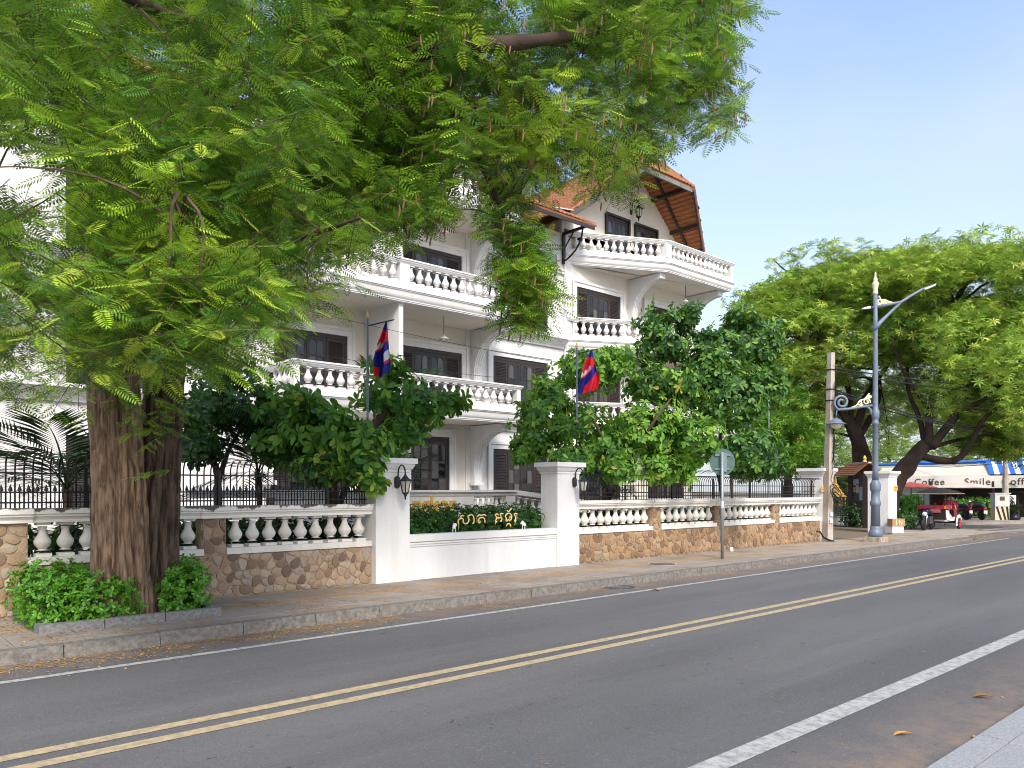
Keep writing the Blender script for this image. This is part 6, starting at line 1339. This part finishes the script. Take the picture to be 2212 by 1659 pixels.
for y in (8.6, 12.0, 15.4, 19.0, 23.0): K(MB().box(CX0-.06, CX0+.06, y-.06, y+.06, 0, 2.2), 'post', WOOD, cf)
VAL = M('white_valance', (.80,.78,.74), .7)
K(MB().box(CX0-.03, CX0, 8.2, 23, 1.78, 2.55), 'sign_band', VAL, cf)
AWN = M('cream_awning', (.70,.62,.52), .8, (.6,.5,.4), .6); BLS = M('blue_awning', (.03,.14,.55), .7); WHS = M('white_awning_stripe', (.78,.80,.82), .7)
K(MB().ext([(CX0, 15.6, 2.55), (CX0, 23, 2.55), (CX0+2.2, 23, 3.2), (CX0+2.2, 15.6, 3.2)], (0,0,.03)), 'cream_awning', AWN, cf)
for i in range(26):
    y0 = 8.2+.285*i; K(MB().ext([(CX0-.02, y0, 2.62), (CX0-.02, y0+.284, 2.62), (CX0+2.4, y0+.284+.9, 3.5), (CX0+2.4, y0+.9, 3.5)], (0,0,.03)), 'awning_stripe', BLS if i % 2 else WHS, cf)
K(MB().tube([(CX0+2.4, 8, 3.55), (CX0+2.4, 24.5, 3.45)], .11, 8), 'awning_roller', BLS, cf); K(MB().box(CX0+2.3, CX0+9, 8, 27, 2.6, 3.35), 'roof_slab', M('cafe_roof', (.5,.5,.5), .8), cf)
SGT = M('brown_sign_letters', (.10,.075,.06), .6)
def txt(body, size, loc, par, mat, name='lettering', rotz=-90):
    tc = bpy.data.curves.new('t', 'FONT'); tc.body = body; tc.size = size; tc.extrude = .006; tc.offset = .004; tc.space_character = 1.15; to = bpy.data.objects.new('t', tc); COL.objects.link(to); bpy.context.view_layer.update()
    me = bpy.data.meshes.new_from_object(to.evaluated_get(bpy.context.evaluated_depsgraph_get())); bpy.data.objects.remove(to); me.materials.clear(); me.materials.append(mat)
    o = link(name, me, par); o.location = Vector(loc)-ORG[par.name]; o.rotation_euler = (R(90), 0, R(rotz)); return o
txt('Coffee', .60, (CX0-.045, 20.0, 1.98), cf, SGT); txt('Smile', .60, (CX0-.045, 17.0, 1.98), cf, SGT); txt('Coffee', .60, (CX0-.045, 14.95, 1.98), cf, SGT)
K(MB().box(CX0-.35, CX0-.31, 12.3, 13.5, 1.75, 2.05), 'blue_sign', NAVY, cf); K(MB().box(CX0-.355, CX0-.35, 12.5, 13.0, 1.83, 1.97), 'sign_panel', BLUE, cf)
for i in range(7): K(MB().box(CX0+.3, CX0+.33, 19.6+.28*i, 19.72+.28*i, 0, 1.05), 'fence_slat', M('white_slat', (.7,.7,.68), .6) if i == 0 else bpy.data.materials['white_slat'], cf)
def parasol(label, x, y, d, r, zt_, mat, sag=.34):
    p = wp(x, 1120, d); t = thing('parasol', label, 'parasol', (p.x, p.y, 0)); MB().tube([(p.x, p.y, 0), (p.x, p.y, zt_)], .03, 8).build('pole', WOOD, t)
    n = 8; vs = [(p.x, p.y, zt_)]; fs = []
    for k in range(n*2):
        a = math.pi*k/n; rr = r*(1 if k % 2 == 0 else .95); vs.append((p.x+rr*.55*math.cos(a), p.y+rr*.55*math.sin(a), zt_-sag*.40)); 
    for k in range(n*2):
        a = math.pi*k/n; rr = r*(1 if k % 2 == 0 else .95); vs.append((p.x+rr*math.cos(a), p.y+rr*math.sin(a), zt_-sag))
    for k in range(n*2): k2 = (k+1) % (n*2); fs += [(0, 1+k, 1+k2), (1+k, 1+2*n+k, 1+2*n+k2, 1+k2)]
    mb = MB().add(vs, fs).add([(a_, b_2, c_2-.03) for a_, b_2, c_2 in vs], [f[::-1] for f in fs]); mb.build('canopy', mat, t)
    for k in range(n): a = 2*math.pi*k/n; MB().tube([(p.x, p.y, zt_-.08), (p.x+r*.95*math.cos(a), p.y+r*.95*math.sin(a), zt_-sag-.02)], .012, 4).build('rib', WOOD, t)
    MB().lathe([(.25,0),(.25,.08),(.05,.12)], 12, (p.x, p.y, 0)).build('base', CONC, t)
parasol('faded red parasol in front of the cafe, beside the leaning tree trunk', 1968, 0, 47, 1.55, 2.15, M('faded_red_canvas', (.50,.07,.05), .8, (.55,.14,.10), 1.2))
parasol('cream parasol in front of the cafe above the motorbikes', 2080, 0, 47.5, 1.75, 2.14, M('cream_canvas', (.72,.56,.48), .8, (.62,.46,.38), 1.2))
parasol('second cream parasol half hidden behind the tuk-tuk canopy', 2042, 0, 49.5, 1.2, 1.75, bpy.data.materials['cream_canvas'])
hg = []
for i, (x, y, w_) in enumerate(((2060,1098,.8),(2085,1096,.8),(2110,1095,.8),(2135,1097,.8))): p = wp(x, y, 46+.2*i); hg.append((tuple(p), (.75,.55,.55), 170, .7))
bush('hedge', 'yellow-green hedge in front of the cafe behind the motorbikes', hg, LHDG, .10, .18, 'hedge', z0=0)
bush('shrub', 'yellow-green shrub between the leaning tree trunk and the tuk-tuk', [(tuple(wp(1957, 1100, 43)), (.7,.5,.75), 260, .85), (tuple(wp(1975, 1090, 43.5)), (.5,.4,.6), 120, .9)], LHDG, .10, .2, 'shrub', z0=0)
p5 = wp(2185, 1115, 43); palm('small spiky plant at the foot of the second utility pole', (p5.x, p5.y, 0), .25, 14, .8, tilt=(.3, 1.3)); p6 = wp(2200, 1110, 47); palm('yellowing palm beside the cafe at the right edge of the photo', (p6.x, p6.y, 0), 1.5, 12, 1.0, tilt=(-.1, 1.0))
# second utility pole with meter boxes and the striped cabinet
q = wp(2172, 1122, 44); q.z = 0; t = thing('utility_pole', 'second concrete pole by the cafe with white meter boxes and coiled cables', 'pole', tuple(q)); x, y = q.x, q.y
MB().lathe([(.19,0),(.13,3.9)], 8, (x, y, 0)).build('shaft', CONC, t)
for dx_, z in ((-.42, 1.15), (.36, 1.1)): c = Vector((x, y, z))+RT*dx_; MB().beam(c-RT*.17+Vector((0,0,.0)), c+RT*.17, .22, .52, (0,0,1)).build('meter_box', WPAINT, t)
for k in range(6): r_ = random.uniform(.2,.42); c = Vector((x, y, .95+random.uniform(-.15,.2)))-FW*.25; MB().tube([c+RT*r_*math.cos(a)+Vector((0,0,r_*.7*math.sin(a)))-FW*.05*math.sin(3*a+k) for a in np.linspace(0, 6.1, 18)], .02, 4).build('cable_coil', BLK, t)
for k in range(3): MB().tube([Vector((x, y, 3.6-.2*k)), Vector((x+3, y+4, 3.5-.2*k)), Vector((x+8, y+10, 3.9-.2*k))], .02, 4).build('cable', BLK, t)
q = onZ(2160, 1123); x, y = q.x, q.y; t = thing('cabinet', 'grey electrical cabinet on a black and cream striped base by the kerb', 'cabinet', (x, y, 0)); an = math.atan2(RT.y, RT.x); c_, s_2 = math.cos(an), math.sin(an)
def rb(mb): mb.v = [(x+c_*a_-s_2*b_2, y+s_2*a_+c_*b_2, z_) for a_, b_2, z_ in mb.v]; return mb
rb(MB().box(-.40,.40,-.22,.22,.75,1.45)).build('cabinet_box', M('pale_grey_metal', (.52,.54,.50), .5), t); rb(MB().box(-.40,.40,-.20,.20,0,.745)).build('base', M('cream_base', (.6,.48,.33), .7), t); rb(MB().box(-.46,.46,-.26,.26,1.45,1.5)).build('lid', bpy.data.materials['pale_grey_metal'], t)
rb(MB().box(-.14,.12,-.235,-.221,1.08,1.30)).build('meter_window', M('brown_meter', (.10,.05,.05), .4), t)
for k in range(3): rb(MB().ext([(-.36+.28*k,-.206,.742),(-.24+.28*k,-.206,.742),(.0+.24*k if k < 2 else .395,-.206,.01),(-.12+.24*k if k < 2 else .30,-.206,.01)], (0,.005,0))).build('stripe', BLK, t)
o = MB().lathe([(.3,0),(.36,.12),(.25,.3),(.08,.36),(.03,.44)], 10, (x+.75*c_, y+.75*s_2, 0)).build('rubbish_bag', M('black_plastic_bag', (.012,.012,.02), .3, bump=.6, bscale=9), smooth='all'); tag(o, 'black rubbish bag beside the striped cabinet', 'bag')

# ------------------------------------------------------------------ small things on the ground
def manhole(x, y, z, r, label, sq_=1.):
    t = thing('manhole_cover', label, 'manhole cover', (x, y, z)); MB().lathe([(r,0),(r,.006),(r*.9,.006),(r*.89,.003)], 28, (x, y, z)).build('frame', CONC if z > -.05 else GRANITE, t)
    mb = MB(); mb.lathe([(r*.87,0),(r*.87,.007)], 28, (x, y, z)); mb.build('cover', M('cast_iron', (.06,.058,.055), .6, (.035,.034,.033), 20) if 'cast_iron' not in bpy.data.materials else bpy.data.materials['cast_iron'], t)
    for k in range(5): MB().box(x-r*.5, x+r*.5, y-r*.5+k*r*.25-.01, y-r*.5+k*r*.25+.01, z+.0075, z+.011).build('rib', GRANITE, t)
a_ = onZ(1431, 1219); manhole(a_.x, a_.y, .003, .33, 'round iron manhole cover on the far pavement'); a_ = onZ(1345, 1270, ZR); manhole(a_.x, a_.y+.1, ZR+.003, .36, 'round iron manhole cover in the road next to the far kerb')
LIT = M('dry_leaflet', (.45,.27,.09), .8, objr=[(.52,.33,.12), (.40,.22,.07), (.30,.15,.06), (.55,.40,.16)])
def litter(name, n, fx, fy, z, smin, smax):
    O = np.stack([fx(n), fy(n), np.full(n, z)], 1); k = clumpy(O, .8, -.12); O = O[k]; n = len(O); a = rng.uniform(0, 6.28, n); X = np.stack([np.cos(a), np.sin(a), rng.normal(0,.15,n)], 1); X, Y, Z = frames(X, np.stack([rng.normal(0,.2,n), rng.normal(0,.2,n), np.ones(n)], 1))
    V_, F_ = tpl([[(-.5,0,0),(0,-.22,.05),(.5,0,0),(0,.22,.05)]]); o = link(name, big_mesh(name, instance(V_, O, X, Y, Z, rng.uniform(smin, smax, n)), inst_faces(F_, 4, n), rng.uniform(0,1,n*4), [LITM])); o['kind'] = 'stuff'; return o
LITM = leafM('fallen_leaflets', [(0,(.50,.32,.10)),(.4,(.42,.23,.07)),(.8,(.25,.13,.05)),(1,(.58,.44,.2))], (.4,.25,.08), .1, .8, .1)
litter('pavement_leaf_litter', 5200, lambda n: rng.gamma(2.2, 2.6, n)+.2, lambda n: rng.uniform(9.7, 11.9, n), .008, .018, .05)
litter('gutter_leaf_litter', 3600, lambda n: rng.gamma(2.0, 3.2, n), lambda n: 9.43-np.abs(rng.normal(0, .32, n)), ZR+.008, .018, .05)
litter('road_leaf_litter', 420, lambda n: rng.uniform(0, 22, n), lambda n: rng.uniform(2, 9, n), ZR+.008, .015, .04)
DRY = obovate(.4, .12)
dm = big_mesh('dry_leaf', *DRY, None, [LITM])
for x, y, s, lab in ((2150,1511,.12,'dry brown leaf on the near side of the road, right of the white line'), (1972,1590,.10,'dry curled leaf on the road just above the bottom right pavement'), (2100,1592,.09,'dry leaf at the near kerb in the bottom right corner'), (1406,1275,.14,'reddish dry leaf in the far gutter by the road manhole')):
    p = onZ(x, y, ZR); o = link('dry_leaf', dm, None, (p.x, p.y, ZR+.02), (random.uniform(-.2,.2), random.uniform(-.2,.2), random.uniform(0,6))); o.scale = (s*1.4,)*3; tag(o, lab, 'leaf', 'dry leaves on the road')
tw = onZ(15, 1440, ZR)
p = onZ(1594, 1192); o = MB().lathe([(.05,0),(.055,.02),(.05,.09),(.03,.11)], 8, (p.x, p.y+.2, 0)).build('paper_cup', WPAINT, smooth='all'); tag(o, 'crumpled white paper cup at the foot of the orange stone wall', 'cup')
# thin flag pole or mast far behind the dark garden tree
q = wp(1661, 1060, 30); t = thing('mast', 'thin grey mast behind the railing, right of the tall dark tree', 'mast', (q.x, q.y, 0)); MB().tube([(q.x, q.y, 0), (q.x, q.y, 5.4)], [.03,.02], 6).build('pole', GALV, t); MB().lathe([(.03,5.0),(.035,5.1),(.02,5.35)], 6, (q.x, q.y, 0)).build('tip', WPAINT, t)

for k, (a_, b_2, lab) in enumerate((((5.0,18.0,6.6),(23.0,18.4,6.1),'thin cable strung across the hotel front at first floor height, upper one'), ((5.0,17.6,5.2),(24.0,18.0,5.6),'thin cable strung across the hotel front at first floor height, lower one'))):
    A_, B_ = Vector(a_), Vector(b_2); o = MB().tube([A_.lerp(B_, f)-Vector((0,0,1.2*f*(1-f))) for f in np.linspace(0, 1, 20)], .008, 4).build('thin_cable', BLK); tag(o, lab, 'cable', 'thin cables across the hotel front')
